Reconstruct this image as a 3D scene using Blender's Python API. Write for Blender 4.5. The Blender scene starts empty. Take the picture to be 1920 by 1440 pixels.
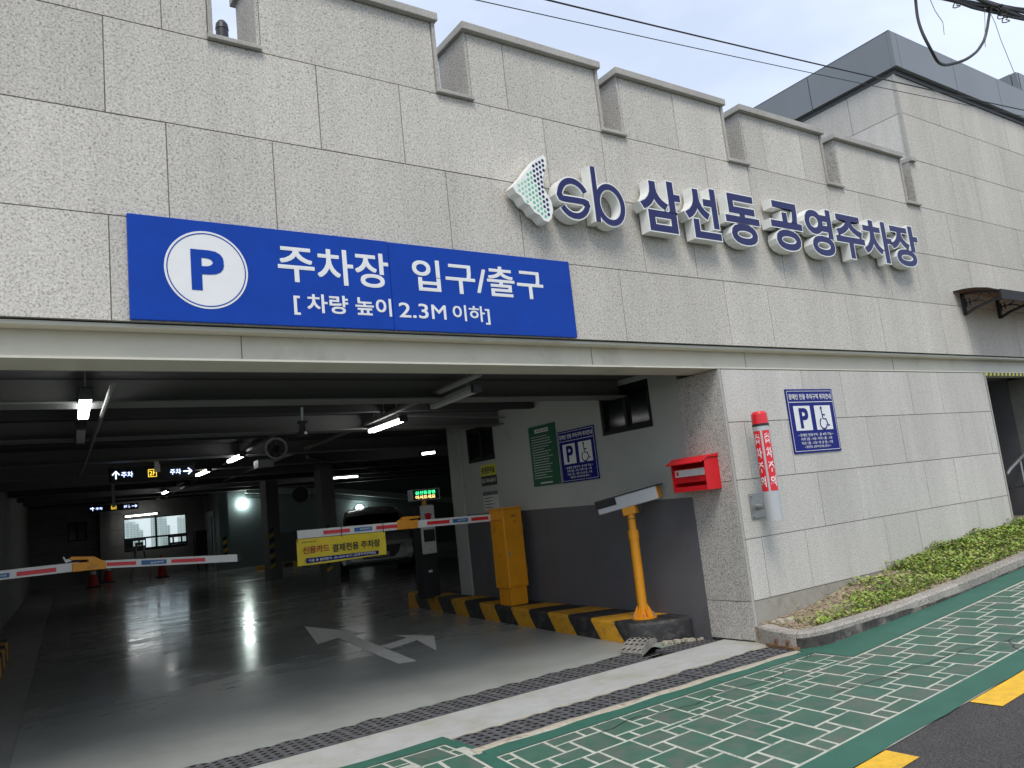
import bpy, bmesh, math, random
from mathutils import Matrix, Vector
R = random.Random(7)
D = bpy.data
SC = bpy.context.scene
COL = SC.collection

# ------------------------------------------------------------------ camera
cam = D.cameras.new('camera')
cam.sensor_fit = 'HORIZONTAL'; cam.sensor_width = 36.0; cam.lens = 28.096
cam.clip_start = 0.05; cam.clip_end = 9000
camo = D.objects.new('camera', cam); COL.objects.link(camo)
_r = Vector((0.82333160, -0.55773494, -0.10515140))
_u = Vector((0.00066645, -0.18431885, 0.98286628))
_f = Vector((0.56756024, 0.80929494, 0.15138383))
mw = Matrix.Identity(4)
for i in range(3):
    mw[i][0] = _r[i]; mw[i][1] = _u[i]; mw[i][2] = -_f[i]
mw[0][3], mw[1][3], mw[2][3] = 0.0, -5.4, 1.54
camo.matrix_world = mw
SC.camera = camo

# ------------------------------------------------------------------ world, sun, exposure
world = D.worlds.new('World'); SC.world = world; world.use_nodes = True
nt = world.node_tree; nt.nodes.clear()
out = nt.nodes.new('ShaderNodeOutputWorld'); bg = nt.nodes.new('ShaderNodeBackground')
sky = nt.nodes.new('ShaderNodeTexSky'); sky.sky_type = 'NISHITA'; sky.sun_disc = False
SUN_EL, SUN_AZ = math.radians(56), math.radians(212)      # azimuth from +Y towards +X
sky.sun_elevation = SUN_EL; sky.sun_rotation = SUN_AZ; sky.air_density = 1.0; sky.dust_density = 1.5; sky.ozone_density = 1.0
tc = nt.nodes.new('ShaderNodeTexCoord'); mp = nt.nodes.new('ShaderNodeMapping'); mp.inputs['Scale'].default_value = (1.2, 1.2, 3.0)
ns = nt.nodes.new('ShaderNodeTexNoise'); ns.inputs['Scale'].default_value = 1.7; ns.inputs['Detail'].default_value = 5; ns.inputs['Roughness'].default_value = 0.55
rp = nt.nodes.new('ShaderNodeValToRGB'); rp.color_ramp.elements[0].position = 0.36; rp.color_ramp.elements[0].color = (0.66, 0.66, 0.66, 1); rp.color_ramp.elements[1].position = 0.62; rp.color_ramp.elements[1].color = (0.97, 0.97, 0.97, 1)
mx = nt.nodes.new('ShaderNodeMix'); mx.data_type = 'RGBA'; mx.inputs[7].default_value = (5.35, 6.0, 7.2, 1)
L = nt.links.new
L(tc.outputs['Generated'], mp.inputs[0]); L(mp.outputs[0], ns.inputs['Vector']); L(ns.outputs['Fac'], rp.inputs[0]); L(rp.outputs[0], mx.inputs[0])
L(sky.outputs[0], mx.inputs[6]); L(mx.outputs[2], bg.inputs[0]); bg.inputs[1].default_value = 0.10; L(bg.outputs[0], out.inputs[0])

sl = D.lights.new('sun', 'SUN'); sl.energy = 1.5; sl.angle = math.radians(24); sl.color = (1.0, 0.945, 0.865)
so = D.objects.new('sun', sl); COL.objects.link(so)
sdir = Vector((math.sin(SUN_AZ) * math.cos(SUN_EL), math.cos(SUN_AZ) * math.cos(SUN_EL), math.sin(SUN_EL)))
so.rotation_euler = sdir.to_track_quat('Z', 'Y').to_euler(); so.location = (-5, -15, 20)

SC.view_settings.view_transform = 'Standard'; SC.view_settings.look = 'None'
SC.view_settings.exposure = 0.76; SC.view_settings.gamma = 1.0; SC.view_settings.use_curve_mapping = False
SC.render.engine = 'CYCLES'
SC.cycles.use_denoising = True
SC.cycles.max_bounces = 8; SC.cycles.diffuse_bounces = 4; SC.cycles.glossy_bounces = 4; SC.cycles.transparent_max_bounces = 12
SC.cycles.caustics_reflective = False; SC.cycles.caustics_refractive = False
SC.cycles.sample_clamp_indirect = 6.0

# ------------------------------------------------------------------ materials
def nodes(m):
    m.use_nodes = True
    t = m.node_tree
    return t, t.nodes['Principled BSDF']

def mat(name, col, rough=0.6, metal=0.0, var=0.10, scale=6.0, bump=0.0, bscale=60.0, spec=0.5, stain=None, rvar=0.0, coat=0.0):
    """Plain surface: colour with slight mottling, optional stains, bump and gloss variation."""
    m = D.materials.new(name); t, p = nodes(m)
    p.inputs['Roughness'].default_value = rough; p.inputs['Metallic'].default_value = metal
    p.inputs['Specular IOR Level'].default_value = spec
    if coat: p.inputs['Coat Weight'].default_value = coat; p.inputs['Coat Roughness'].default_value = 0.08
    c = t.nodes.new('ShaderNodeTexCoord')
    n = t.nodes.new('ShaderNodeTexNoise'); n.inputs['Scale'].default_value = scale; n.inputs['Detail'].default_value = 8; n.inputs['Roughness'].default_value = 0.65
    t.links.new(c.outputs['Object'], n.inputs['Vector'])
    r = t.nodes.new('ShaderNodeValToRGB')
    r.color_ramp.elements[0].position = 0.3; r.color_ramp.elements[1].position = 0.7
    r.color_ramp.elements[0].color = tuple(max(0, v * (1 - var)) for v in col) + (1,)
    r.color_ramp.elements[1].color = tuple(min(1, v * (1 + var)) for v in col) + (1,)
    t.links.new(n.outputs['Fac'], r.inputs[0])
    last = r.outputs[0]
    if stain:
        scol, sscale, lo, hi = stain
        n2 = t.nodes.new('ShaderNodeTexNoise'); n2.inputs['Scale'].default_value = sscale; n2.inputs['Detail'].default_value = 6; n2.inputs['Roughness'].default_value = 0.7
        t.links.new(c.outputs['Object'], n2.inputs['Vector'])
        mr = t.nodes.new('ShaderNodeMapRange'); mr.inputs['From Min'].default_value = lo; mr.inputs['From Max'].default_value = hi
        t.links.new(n2.outputs['Fac'], mr.inputs['Value'])
        mm = t.nodes.new('ShaderNodeMix'); mm.data_type = 'RGBA'; mm.inputs[7].default_value = tuple(scol) + (1,)
        t.links.new(mr.outputs[0], mm.inputs[0]); t.links.new(last, mm.inputs[6]); last = mm.outputs[2]
    t.links.new(last, p.inputs['Base Color'])
    if rvar:
        m2 = t.nodes.new('ShaderNodeMapRange'); m2.inputs['To Min'].default_value = max(0.02, rough - rvar); m2.inputs['To Max'].default_value = rough + rvar
        m2.inputs['From Min'].default_value = 0.3; m2.inputs['From Max'].default_value = 0.7
        t.links.new(n.outputs['Fac'], m2.inputs['Value']); t.links.new(m2.outputs[0], p.inputs['Roughness'])
    if bump:
        b = t.nodes.new('ShaderNodeBump'); b.inputs['Strength'].default_value = bump; b.inputs['Distance'].default_value = 0.01
        n3 = t.nodes.new('ShaderNodeTexNoise'); n3.inputs['Scale'].default_value = bscale; n3.inputs['Detail'].default_value = 4
        t.links.new(c.outputs['Object'], n3.inputs['Vector']); t.links.new(n3.outputs['Fac'], b.inputs['Height']); t.links.new(b.outputs[0], p.inputs['Normal'])
    return m

def granite(name, dark, mid, light, scale, bump, rnd=0.06, stain=0.0):
    m = D.materials.new(name); t, p = nodes(m); p.inputs['Roughness'].default_value = 0.85; p.inputs['Specular IOR Level'].default_value = 0.25
    c = t.nodes.new('ShaderNodeTexCoord')
    n = t.nodes.new('ShaderNodeTexNoise'); n.inputs['Scale'].default_value = scale; n.inputs['Detail'].default_value = 3; n.inputs['Roughness'].default_value = 0.6
    n.inputs['Distortion'].default_value = 0.6
    t.links.new(c.outputs['Object'], n.inputs['Vector'])
    r = t.nodes.new('ShaderNodeValToRGB'); e = r.color_ramp.elements
    e[0].position = 0.33; e[0].color = dark + (1,); e[1].position = 0.64; e[1].color = light + (1,)
    k = e.new(0.47); k.color = mid + (1,)
    t.links.new(n.outputs['Fac'], r.inputs[0])
    big = t.nodes.new('ShaderNodeTexNoise'); big.inputs['Scale'].default_value = 1.1; big.inputs['Detail'].default_value = 5; big.inputs['Roughness'].default_value = 0.6
    mp2 = t.nodes.new('ShaderNodeMapping'); mp2.inputs['Scale'].default_value = (1.6, 1.6, 0.28)
    t.links.new(c.outputs['Object'], mp2.inputs[0]); t.links.new(mp2.outputs[0], big.inputs['Vector'])
    oi = t.nodes.new('ShaderNodeObjectInfo')
    a = t.nodes.new('ShaderNodeMapRange'); a.inputs['To Min'].default_value = 1 - rnd; a.inputs['To Max'].default_value = 1 + rnd
    t.links.new(oi.outputs['Random'], a.inputs['Value'])
    b = t.nodes.new('ShaderNodeMapRange'); b.inputs['From Min'].default_value = 0.3; b.inputs['From Max'].default_value = 0.7; b.inputs['To Min'].default_value = 0.90 - stain; b.inputs['To Max'].default_value = 1.06
    t.links.new(big.outputs['Fac'], b.inputs['Value'])
    st = t.nodes.new('ShaderNodeTexNoise'); st.inputs['Scale'].default_value = 1.0; st.inputs['Detail'].default_value = 4; st.inputs['Roughness'].default_value = 0.7
    mp3 = t.nodes.new('ShaderNodeMapping'); mp3.inputs['Scale'].default_value = (9.0, 9.0, 0.45); t.links.new(c.outputs['Object'], mp3.inputs[0]); t.links.new(mp3.outputs[0], st.inputs['Vector'])
    sr = t.nodes.new('ShaderNodeMapRange'); sr.inputs['From Min'].default_value = 0.3; sr.inputs['From Max'].default_value = 0.6; sr.inputs['To Min'].default_value = 0.95; sr.inputs['To Max'].default_value = 1.02; t.links.new(st.outputs['Fac'], sr.inputs['Value'])
    m0 = t.nodes.new('ShaderNodeMath'); m0.operation = 'MULTIPLY'; t.links.new(b.outputs[0], m0.inputs[0]); t.links.new(sr.outputs[0], m0.inputs[1])
    mu = t.nodes.new('ShaderNodeMath'); mu.operation = 'MULTIPLY'; t.links.new(a.outputs[0], mu.inputs[0]); t.links.new(m0.outputs[0], mu.inputs[1])
    mm = t.nodes.new('ShaderNodeVectorMath'); mm.operation = 'SCALE'; t.links.new(r.outputs[0], mm.inputs[0]); t.links.new(mu.outputs[0], mm.inputs['Scale'])
    t.links.new(mm.outputs[0], p.inputs['Base Color'])
    bp = t.nodes.new('ShaderNodeBump'); bp.inputs['Strength'].default_value = bump; bp.inputs['Distance'].default_value = 0.006
    t.links.new(n.outputs['Fac'], bp.inputs['Height']); t.links.new(bp.outputs[0], p.inputs['Normal'])
    return m

def emis(name, col, s):
    m = D.materials.new(name); t, p = nodes(m)
    p.inputs['Base Color'].default_value = tuple(min(1, v) for v in col) + (1,)
    p.inputs['Emission Color'].default_value = tuple(col) + (1,); p.inputs['Emission Strength'].default_value = s
    return m

def glass(name, tint, gl=0.10, rough=0.02):
    m = D.materials.new(name); m.use_nodes = True; t = m.node_tree; t.nodes.clear()
    o = t.nodes.new('ShaderNodeOutputMaterial'); tr = t.nodes.new('ShaderNodeBsdfTransparent'); g = t.nodes.new('ShaderNodeBsdfGlossy'); x = t.nodes.new('ShaderNodeMixShader')
    fr = t.nodes.new('ShaderNodeFresnel'); fr.inputs[0].default_value = 1.5
    tr.inputs[0].default_value = tint + (1,); g.inputs['Roughness'].default_value = rough
    t.links.new(fr.outputs[0], x.inputs[0]); t.links.new(tr.outputs[0], x.inputs[1]); t.links.new(g.outputs[0], x.inputs[2]); t.links.new(x.outputs[0], o.inputs[0])
    return m

M = {}
M['stone'] = granite('granite_panels', (0.28, 0.264, 0.232), (0.515, 0.488, 0.436), (0.64, 0.61, 0.552), 68, 0.5, 0.07, 0.02)
M['stone_fine'] = granite('granite_fine', (0.29, 0.278, 0.255), (0.515, 0.495, 0.455), (0.64, 0.618, 0.572), 95, 0.4, 0.06, 0.02)
M['stone_trim'] = granite('granite_trim', (0.30, 0.29, 0.265), (0.40, 0.385, 0.35), (0.48, 0.465, 0.43), 90, 0.4, 0.04, 0.10)
M['stone_speck'] = granite('granite_speckled', (0.17, 0.155, 0.14), (0.42, 0.40, 0.365), (0.60, 0.58, 0.54), 85, 0.6)
M['joint'] = mat('joint_mortar', (0.20, 0.195, 0.18), 0.9, var=0.3, scale=3)
M['kerb'] = granite('kerb_granite', (0.16, 0.14, 0.12), (0.34, 0.31, 0.275), (0.46, 0.43, 0.385), 70, 0.6, 0.12, 0.18)
M['kerb_soot'] = mat('sooty_kerb_face', (0.05, 0.046, 0.042), 0.9, var=0.5, scale=14, bump=0.5, bscale=60, stain=((0.20, 0.18, 0.155), 5, 0.50, 0.66))
M['beam'] = mat('beige_steel_paint', (0.56, 0.54, 0.455), 0.5, var=0.05, scale=2.5, stain=((0.42, 0.40, 0.32), 1.3, 0.55, 0.75))
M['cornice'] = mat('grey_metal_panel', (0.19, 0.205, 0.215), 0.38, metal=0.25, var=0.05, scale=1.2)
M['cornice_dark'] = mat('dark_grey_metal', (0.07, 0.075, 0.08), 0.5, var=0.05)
M['blue'] = mat('blue_sign_film', (0.006, 0.050, 0.34), 0.35, var=0.10, scale=3, spec=0.14)
M['navy'] = mat('navy_sign_film', (0.008, 0.014, 0.17), 0.35, var=0.06, spec=0.14)
M['white'] = mat('white_sign_film', (0.74, 0.75, 0.74), 0.4, var=0.03)
M['letter_face'] = mat('navy_acrylic', (0.030, 0.034, 0.12), 0.35, var=0.08, spec=0.14)
M['letter_side'] = mat('white_channel_metal', (0.80, 0.81, 0.77), 0.4, var=0.05, scale=9, stain=((0.60, 0.59, 0.52), 7, 0.62, 0.80))
M['teal_dot'] = mat('green_dots', (0.12, 0.48, 0.30), 0.4)
M['teal_pale'] = mat('pale_green_dots', (0.28, 0.62, 0.42), 0.4)
M['red'] = mat('red_paint', (0.62, 0.012, 0.018), 0.35, var=0.08)
M['red_refl'] = mat('red_reflective_sheet', (0.70, 0.02, 0.03), 0.3, var=0.05)
M['boom'] = mat('white_boom_paint', (0.72, 0.72, 0.69), 0.4, var=0.05)
M['boom_blue'] = mat('blue_sticker', (0.02, 0.13, 0.36), 0.4)
M['orange'] = mat('orange_yellow_paint', (0.74, 0.30, 0.008), 0.42, var=0.09, scale=4, stain=((0.34, 0.14, 0.02), 7, 0.58, 0.80), rvar=0.12)
M['yellow'] = mat('yellow_road_paint', (0.72, 0.42, 0.03), 0.7, var=0.15, scale=14, bump=0.3, stain=((0.35, 0.25, 0.08), 9, 0.58, 0.75))
M['banner'] = mat('yellow_banner_vinyl', (0.78, 0.60, 0.015), 0.45, var=0.07, scale=4)
M['maroon'] = mat('dark_red_print', (0.40, 0.03, 0.02), 0.5)
M['black_print'] = mat('black_print', (0.02, 0.02, 0.022), 0.5)
M['black'] = mat('black_plastic', (0.018, 0.018, 0.02), 0.45)
M['rubber'] = mat('black_rubber', (0.014, 0.014, 0.015), 0.7)
M['steel'] = mat('grey_steel', (0.38, 0.385, 0.38), 0.45, metal=0.7, var=0.12, scale=10)
M['silver'] = mat('silver_paint', (0.48, 0.49, 0.50), 0.42, metal=0.2, var=0.05)
M['rust'] = mat('rusty_steel', (0.20, 0.12, 0.07), 0.8, metal=0.2, var=0.35, scale=25)
M['floor'] = D.materials.new('grey_epoxy_floor')
M['apron'] = mat('painted_concrete_apron', (0.41, 0.412, 0.395), 0.62, var=0.08, scale=5, stain=((0.31, 0.30, 0.225), 1.8, 0.48, 0.72), bump=0.08, bscale=30)
M['mortar'] = mat('sandy_concrete_edge', (0.40, 0.36, 0.28), 0.9, var=0.2, scale=18, bump=0.5, bscale=40, stain=((0.16, 0.13, 0.09), 7, 0.56, 0.72))
M['arrow'] = mat('worn_white_floor_paint', (0.72, 0.72, 0.68), 0.6, var=0.08, scale=9, stain=((0.50, 0.50, 0.47), 6, 0.58, 0.8))
M['green'] = mat('green_paving_paint', (0.048, 0.118, 0.082), 0.62, var=0.16, scale=5, bump=0.35, bscale=170, stain=((0.115, 0.125, 0.105), 3.5, 0.46, 0.70))
M['green_band'] = mat('green_band_paint', (0.032, 0.118, 0.082), 0.62, var=0.12, scale=4, bump=0.35, bscale=150, stain=((0.05, 0.09, 0.07), 1.8, 0.58, 0.78))
M['grout'] = mat('cream_grout_paint', (0.44, 0.44, 0.37), 0.8, var=0.16, scale=11, stain=((0.08, 0.12, 0.09), 6, 0.56, 0.72), bump=0.25, bscale=90)
M['asphalt'] = granite('asphalt', (0.022, 0.022, 0.023), (0.060, 0.057, 0.056), (0.11, 0.105, 0.10), 110, 0.9, 0.0, 0.08)
M['soil'] = mat('dry_litter_soil', (0.30, 0.235, 0.165), 0.95, var=0.45, scale=22, bump=1.0, bscale=35)
M['conc'] = mat('stained_concrete', (0.30, 0.285, 0.245), 0.9, var=0.14, scale=5, stain=((0.16, 0.14, 0.11), 3, 0.5, 0.72))
M['conc_in'] = mat('bare_concrete', (0.20, 0.205, 0.195), 0.85, var=0.16, scale=2)
M['ceil'] = mat('dark_deck_ceiling', (0.055, 0.058, 0.058), 0.85, var=0.12, scale=2)
M['ibeam'] = mat('grey_steel_beam', (0.14, 0.145, 0.142), 0.6, var=0.10, scale=2)
M['pipe'] = mat('grey_conduit', (0.24, 0.245, 0.24), 0.5, var=0.08)
M['wall_up'] = mat('pale_wall_paint', (0.40, 0.415, 0.385), 0.75, var=0.05, scale=1.2, stain=((0.31, 0.32, 0.29), 1.6, 0.55, 0.8))
M['wall_low'] = mat('grey_wall_paint', (0.115, 0.115, 0.126), 0.6, var=0.08, scale=1.4, stain=((0.085, 0.083, 0.086), 2.0, 0.55, 0.8))
M['wall_blue'] = mat('blue_grey_wall_paint', (0.18, 0.225, 0.235), 0.7, var=0.06, scale=1.0)
M['band_white'] = mat('white_beam_paint', (0.44, 0.50, 0.49), 0.6, var=0.05)
M['frame'] = mat('black_window_frame', (0.009, 0.0095, 0.011), 0.5, spec=0.2)
M['dark_glass'] = mat('dark_window_glass', (0.006, 0.008, 0.010), 0.12, var=0.2, spec=0.12)
M['pane'] = glass('tinted_glass', (0.965, 0.995, 0.955))
M['green_sign'] = mat('green_notice_film', (0.010, 0.10, 0.048), 0.4)
M['paper'] = mat('white_paper', (0.60, 0.60, 0.58), 0.7)
M['yellow_sign'] = mat('yellow_notice', (0.62, 0.58, 0.04), 0.5)
M['tube'] = emis('fluorescent_tube', (1.0, 1.0, 0.97), 9.0)
M['tube_dim'] = mat('unlit_diffuser', (0.42, 0.43, 0.43), 0.4)
M['lamp'] = emis('bright_wall_lamp', (0.88, 1.0, 0.93), 19.0)
M['led_blue'] = emis('led_blue_white', (0.55, 0.66, 1.0), 1.6)
M['led_yellow'] = emis('led_yellow', (1.0, 0.66, 0.06), 1.2)
M['led_green'] = emis('led_green', (0.06, 0.9, 0.35), 1.2)
M['led_amber'] = emis('led_amber', (1.0, 0.70, 0.25), 1.3)
M['car_white'] = mat('white_car_paint', (0.62, 0.63, 0.63), 0.25, var=0.01, coat=0.6)
M['car_glass'] = mat('car_glass', (0.008, 0.009, 0.010), 0.05, spec=0.6)
M['head'] = mat('headlamp_lens', (0.45, 0.47, 0.48), 0.12, spec=0.7)
M['cable'] = mat('cable_jacket', (0.03, 0.028, 0.03), 0.6)
M['trench'] = mat('dark_trench_and_hole_shade', (0.02, 0.018, 0.015), 0.95)
M['grate'] = mat('worn_plastic_grating', (0.095, 0.096, 0.103), 0.5, var=0.35, scale=16, stain=((0.17, 0.16, 0.135), 7, 0.54, 0.74))
M['grate_dust'] = mat('dusty_grating', (0.23, 0.22, 0.195), 0.8, var=0.3, scale=18, stain=((0.12, 0.115, 0.105), 9, 0.5, 0.7))
M['grate_rust'] = mat('rusty_grating', (0.13, 0.085, 0.06), 0.75, var=0.4, scale=18)
M['cone'] = mat('orange_red_plastic', (0.55, 0.035, 0.02), 0.5)
M['apt'] = mat('haze_pale_apartment_wall', (0.55, 0.60, 0.62), 0.8, var=0.03)  # white-painted towers, with the distance haze mixed into their colour
M['apt_win'] = mat('apartment_glass_rows', (0.30, 0.38, 0.42), 0.4)
M['land'] = mat('distant_land', (0.12, 0.14, 0.10), 0.95, var=0.3, scale=0.01)
M['chip'] = mat('stone_chip', (0.42, 0.38, 0.30), 0.9, var=0.3, scale=40)
M['litter'] = mat('dead_leaf', (0.36, 0.28, 0.18), 0.9, var=0.4, scale=30)

# glossy epoxy: slightly wavy trowelled film, dusty near the entrance
t, p = nodes(M['floor'])
c = t.nodes.new('ShaderNodeTexCoord')
mpf = t.nodes.new('ShaderNodeMapping'); mpf.inputs['Scale'].default_value = (0.55, 1.5, 1.0); t.links.new(c.outputs['Object'], mpf.inputs[0])
n1 = t.nodes.new('ShaderNodeTexNoise'); n1.inputs['Scale'].default_value = 2.2; n1.inputs['Detail'].default_value = 6; n1.inputs['Roughness'].default_value = 0.62; t.links.new(mpf.outputs[0], n1.inputs['Vector'])
n2 = t.nodes.new('ShaderNodeTexNoise'); n2.inputs['Scale'].default_value = 1.1; n2.inputs['Detail'].default_value = 9; n2.inputs['Roughness'].default_value = 0.7; t.links.new(c.outputs['Object'], n2.inputs['Vector'])
r1 = t.nodes.new('ShaderNodeValToRGB'); r1.color_ramp.elements[0].position = 0.30; r1.color_ramp.elements[0].color = (0.235, 0.25, 0.232, 1); r1.color_ramp.elements[1].position = 0.68; r1.color_ramp.elements[1].color = (0.325, 0.34, 0.318, 1)
t.links.new(n2.outputs['Fac'], r1.inputs[0]); t.links.new(r1.outputs[0], p.inputs['Base Color'])
r2 = t.nodes.new('ShaderNodeMapRange'); r2.inputs['From Min'].default_value = 0.35; r2.inputs['From Max'].default_value = 0.65; r2.inputs['To Min'].default_value = 0.10; r2.inputs['To Max'].default_value = 0.24
t.links.new(n1.outputs['Fac'], r2.inputs['Value'])
sy = t.nodes.new('ShaderNodeSeparateXYZ'); t.links.new(c.outputs['Object'], sy.inputs[0])
dm = t.nodes.new('ShaderNodeMapRange'); dm.interpolation_type = 'SMOOTHSTEP'; dm.inputs['From Min'].default_value = 0.5; dm.inputs['From Max'].default_value = 5.5; dm.inputs['To Min'].default_value = 0.34; dm.inputs['To Max'].default_value = 0.0
t.links.new(sy.outputs[1], dm.inputs['Value'])
ad = t.nodes.new('ShaderNodeMath'); ad.operation = 'ADD'; t.links.new(r2.outputs[0], ad.inputs[0]); t.links.new(dm.outputs[0], ad.inputs[1]); t.links.new(ad.outputs[0], p.inputs['Roughness'])
bf = t.nodes.new('ShaderNodeBump'); bf.inputs['Strength'].default_value = 0.065; bf.inputs['Distance'].default_value = 0.02
t.links.new(n1.outputs['Fac'], bf.inputs['Height']); t.links.new(bf.outputs[0], p.inputs['Normal'])

# diagonal black and yellow hazard paint for the kerb island (flat print)
M['hazard'] = D.materials.new('hazard_striped_concrete'); t, p = nodes(M['hazard'])
p.inputs['Roughness'].default_value = 0.62
c = t.nodes.new('ShaderNodeTexCoord'); sx = t.nodes.new('ShaderNodeSeparateXYZ'); t.links.new(c.outputs['Object'], sx.inputs[0])
def mth(op, a, b=None):
    n = t.nodes.new('ShaderNodeMath'); n.operation = op
    for i, v in enumerate((a, b)):
        if v is None: continue
        if isinstance(v, (int, float)): n.inputs[i].default_value = v
        else: t.links.new(v, n.inputs[i])
    return n.outputs[0]
wob = t.nodes.new('ShaderNodeTexNoise'); wob.inputs['Scale'].default_value = 5; t.links.new(c.outputs['Object'], wob.inputs['Vector'])
edge = mth('ADD', mth('MULTIPLY', mth('SUBTRACT', sx.outputs[1], 1.1), 0.075), 5.74)
zrel = mth('SUBTRACT', sx.outputs[2], mth('MULTIPLY', mth('SUBTRACT', sx.outputs[1], 0.8), 0.019))
s_ = mth('ADD', mth('ADD', sx.outputs[1], mth('MULTIPLY', mth('SUBTRACT', 0.205, zrel), 0.8)), mth('MULTIPLY', mth('SUBTRACT', sx.outputs[0], edge), 0.36))
s_ = mth('ADD', s_, mth('MULTIPLY', mth('SUBTRACT', wob.outputs['Fac'], 0.5), 0.05))
fr = mth('FRACT', mth('DIVIDE', mth('SUBTRACT', s_, 1.37), 0.865))
on = mth('MULTIPLY', mth('LESS_THAN', fr, 0.485), mth('GREATER_THAN', s_, 1.37))
dn = t.nodes.new('ShaderNodeTexNoise'); dn.inputs['Scale'].default_value = 9; dn.inputs['Detail'].default_value = 8; dn.inputs['Roughness'].default_value = 0.75; t.links.new(c.outputs['Object'], dn.inputs['Vector'])
ry = t.nodes.new('ShaderNodeValToRGB'); ry.color_ramp.elements[0].position = 0.32; ry.color_ramp.elements[0].color = (0.30, 0.15, 0.03, 1); ry.color_ramp.elements[1].position = 0.52; ry.color_ramp.elements[1].color = (0.62, 0.31, 0.015, 1); t.links.new(dn.outputs['Fac'], ry.inputs[0])
rb = t.nodes.new('ShaderNodeValToRGB'); rb.color_ramp.elements[0].position = 0.50; rb.color_ramp.elements[0].color = (0.016, 0.016, 0.017, 1); rb.color_ramp.elements[1].position = 0.72; rb.color_ramp.elements[1].color = (0.10, 0.095, 0.085, 1); t.links.new(dn.outputs['Fac'], rb.inputs[0])
mh = t.nodes.new('ShaderNodeMix'); mh.data_type = 'RGBA'; t.links.new(on, mh.inputs[0]); t.links.new(rb.outputs[0], mh.inputs[6]); t.links.new(ry.outputs[0], mh.inputs[7]); t.links.new(mh.outputs[2], p.inputs['Base Color'])
bz = t.nodes.new('ShaderNodeBump'); bz.inputs['Strength'].default_value = 0.3; bz.inputs['Distance'].default_value = 0.01; t.links.new(dn.outputs['Fac'], bz.inputs['Height']); t.links.new(bz.outputs[0], p.inputs['Normal'])

def leafmat(name, a, b):
    m = D.materials.new(name); t, p = nodes(m); p.inputs['Roughness'].default_value = 0.55
    c = t.nodes.new('ShaderNodeTexCoord'); n = t.nodes.new('ShaderNodeTexNoise'); n.inputs['Scale'].default_value = 9; n.inputs['Detail'].default_value = 6
    t.links.new(c.outputs['Object'], n.inputs['Vector'])
    r = t.nodes.new('ShaderNodeValToRGB'); r.color_ramp.elements[0].position = 0.35; r.color_ramp.elements[1].position = 0.65; r.color_ramp.elements[0].color = a + (1,); r.color_ramp.elements[1].color = b + (1,)
    t.links.new(n.outputs['Fac'], r.inputs[0]); t.links.new(r.outputs[0], p.inputs['Base Color'])
    p.inputs['Subsurface Weight'].default_value = 0.0
    return m
M['leaf'] = leafmat('weed_leaf', (0.10, 0.20, 0.022), (0.32, 0.42, 0.06))
M['leaf2'] = leafmat('grass_blade', (0.22, 0.25, 0.06), (0.42, 0.38, 0.17))

# translucent brown canopy sheet
M['canopy'] = D.materials.new('brown_polycarbonate'); M['canopy'].use_nodes = True; t = M['canopy'].node_tree; t.nodes.clear()
o_ = t.nodes.new('ShaderNodeOutputMaterial'); a_ = t.nodes.new('ShaderNodeBsdfTranslucent'); b_ = t.nodes.new('ShaderNodeBsdfPrincipled'); x_ = t.nodes.new('ShaderNodeMixShader')
tr_ = t.nodes.new('ShaderNodeBsdfTransparent'); x2 = t.nodes.new('ShaderNodeMixShader')
a_.inputs[0].default_value = (0.20, 0.12, 0.08, 1); tr_.inputs[0].default_value = (0.46, 0.31, 0.23, 1); b_.inputs['Base Color'].default_value = (0.05, 0.045, 0.045, 1); b_.inputs['Roughness'].default_value = 0.2
x2.inputs[0].default_value = 0.75; t.links.new(a_.outputs[0], x2.inputs[1]); t.links.new(tr_.outputs[0], x2.inputs[2])
x_.inputs[0].default_value = 0.45; t.links.new(x2.outputs[0], x_.inputs[1]); t.links.new(b_.outputs[0], x_.inputs[2]); t.links.new(x_.outputs[0], o_.inputs[0])

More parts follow.
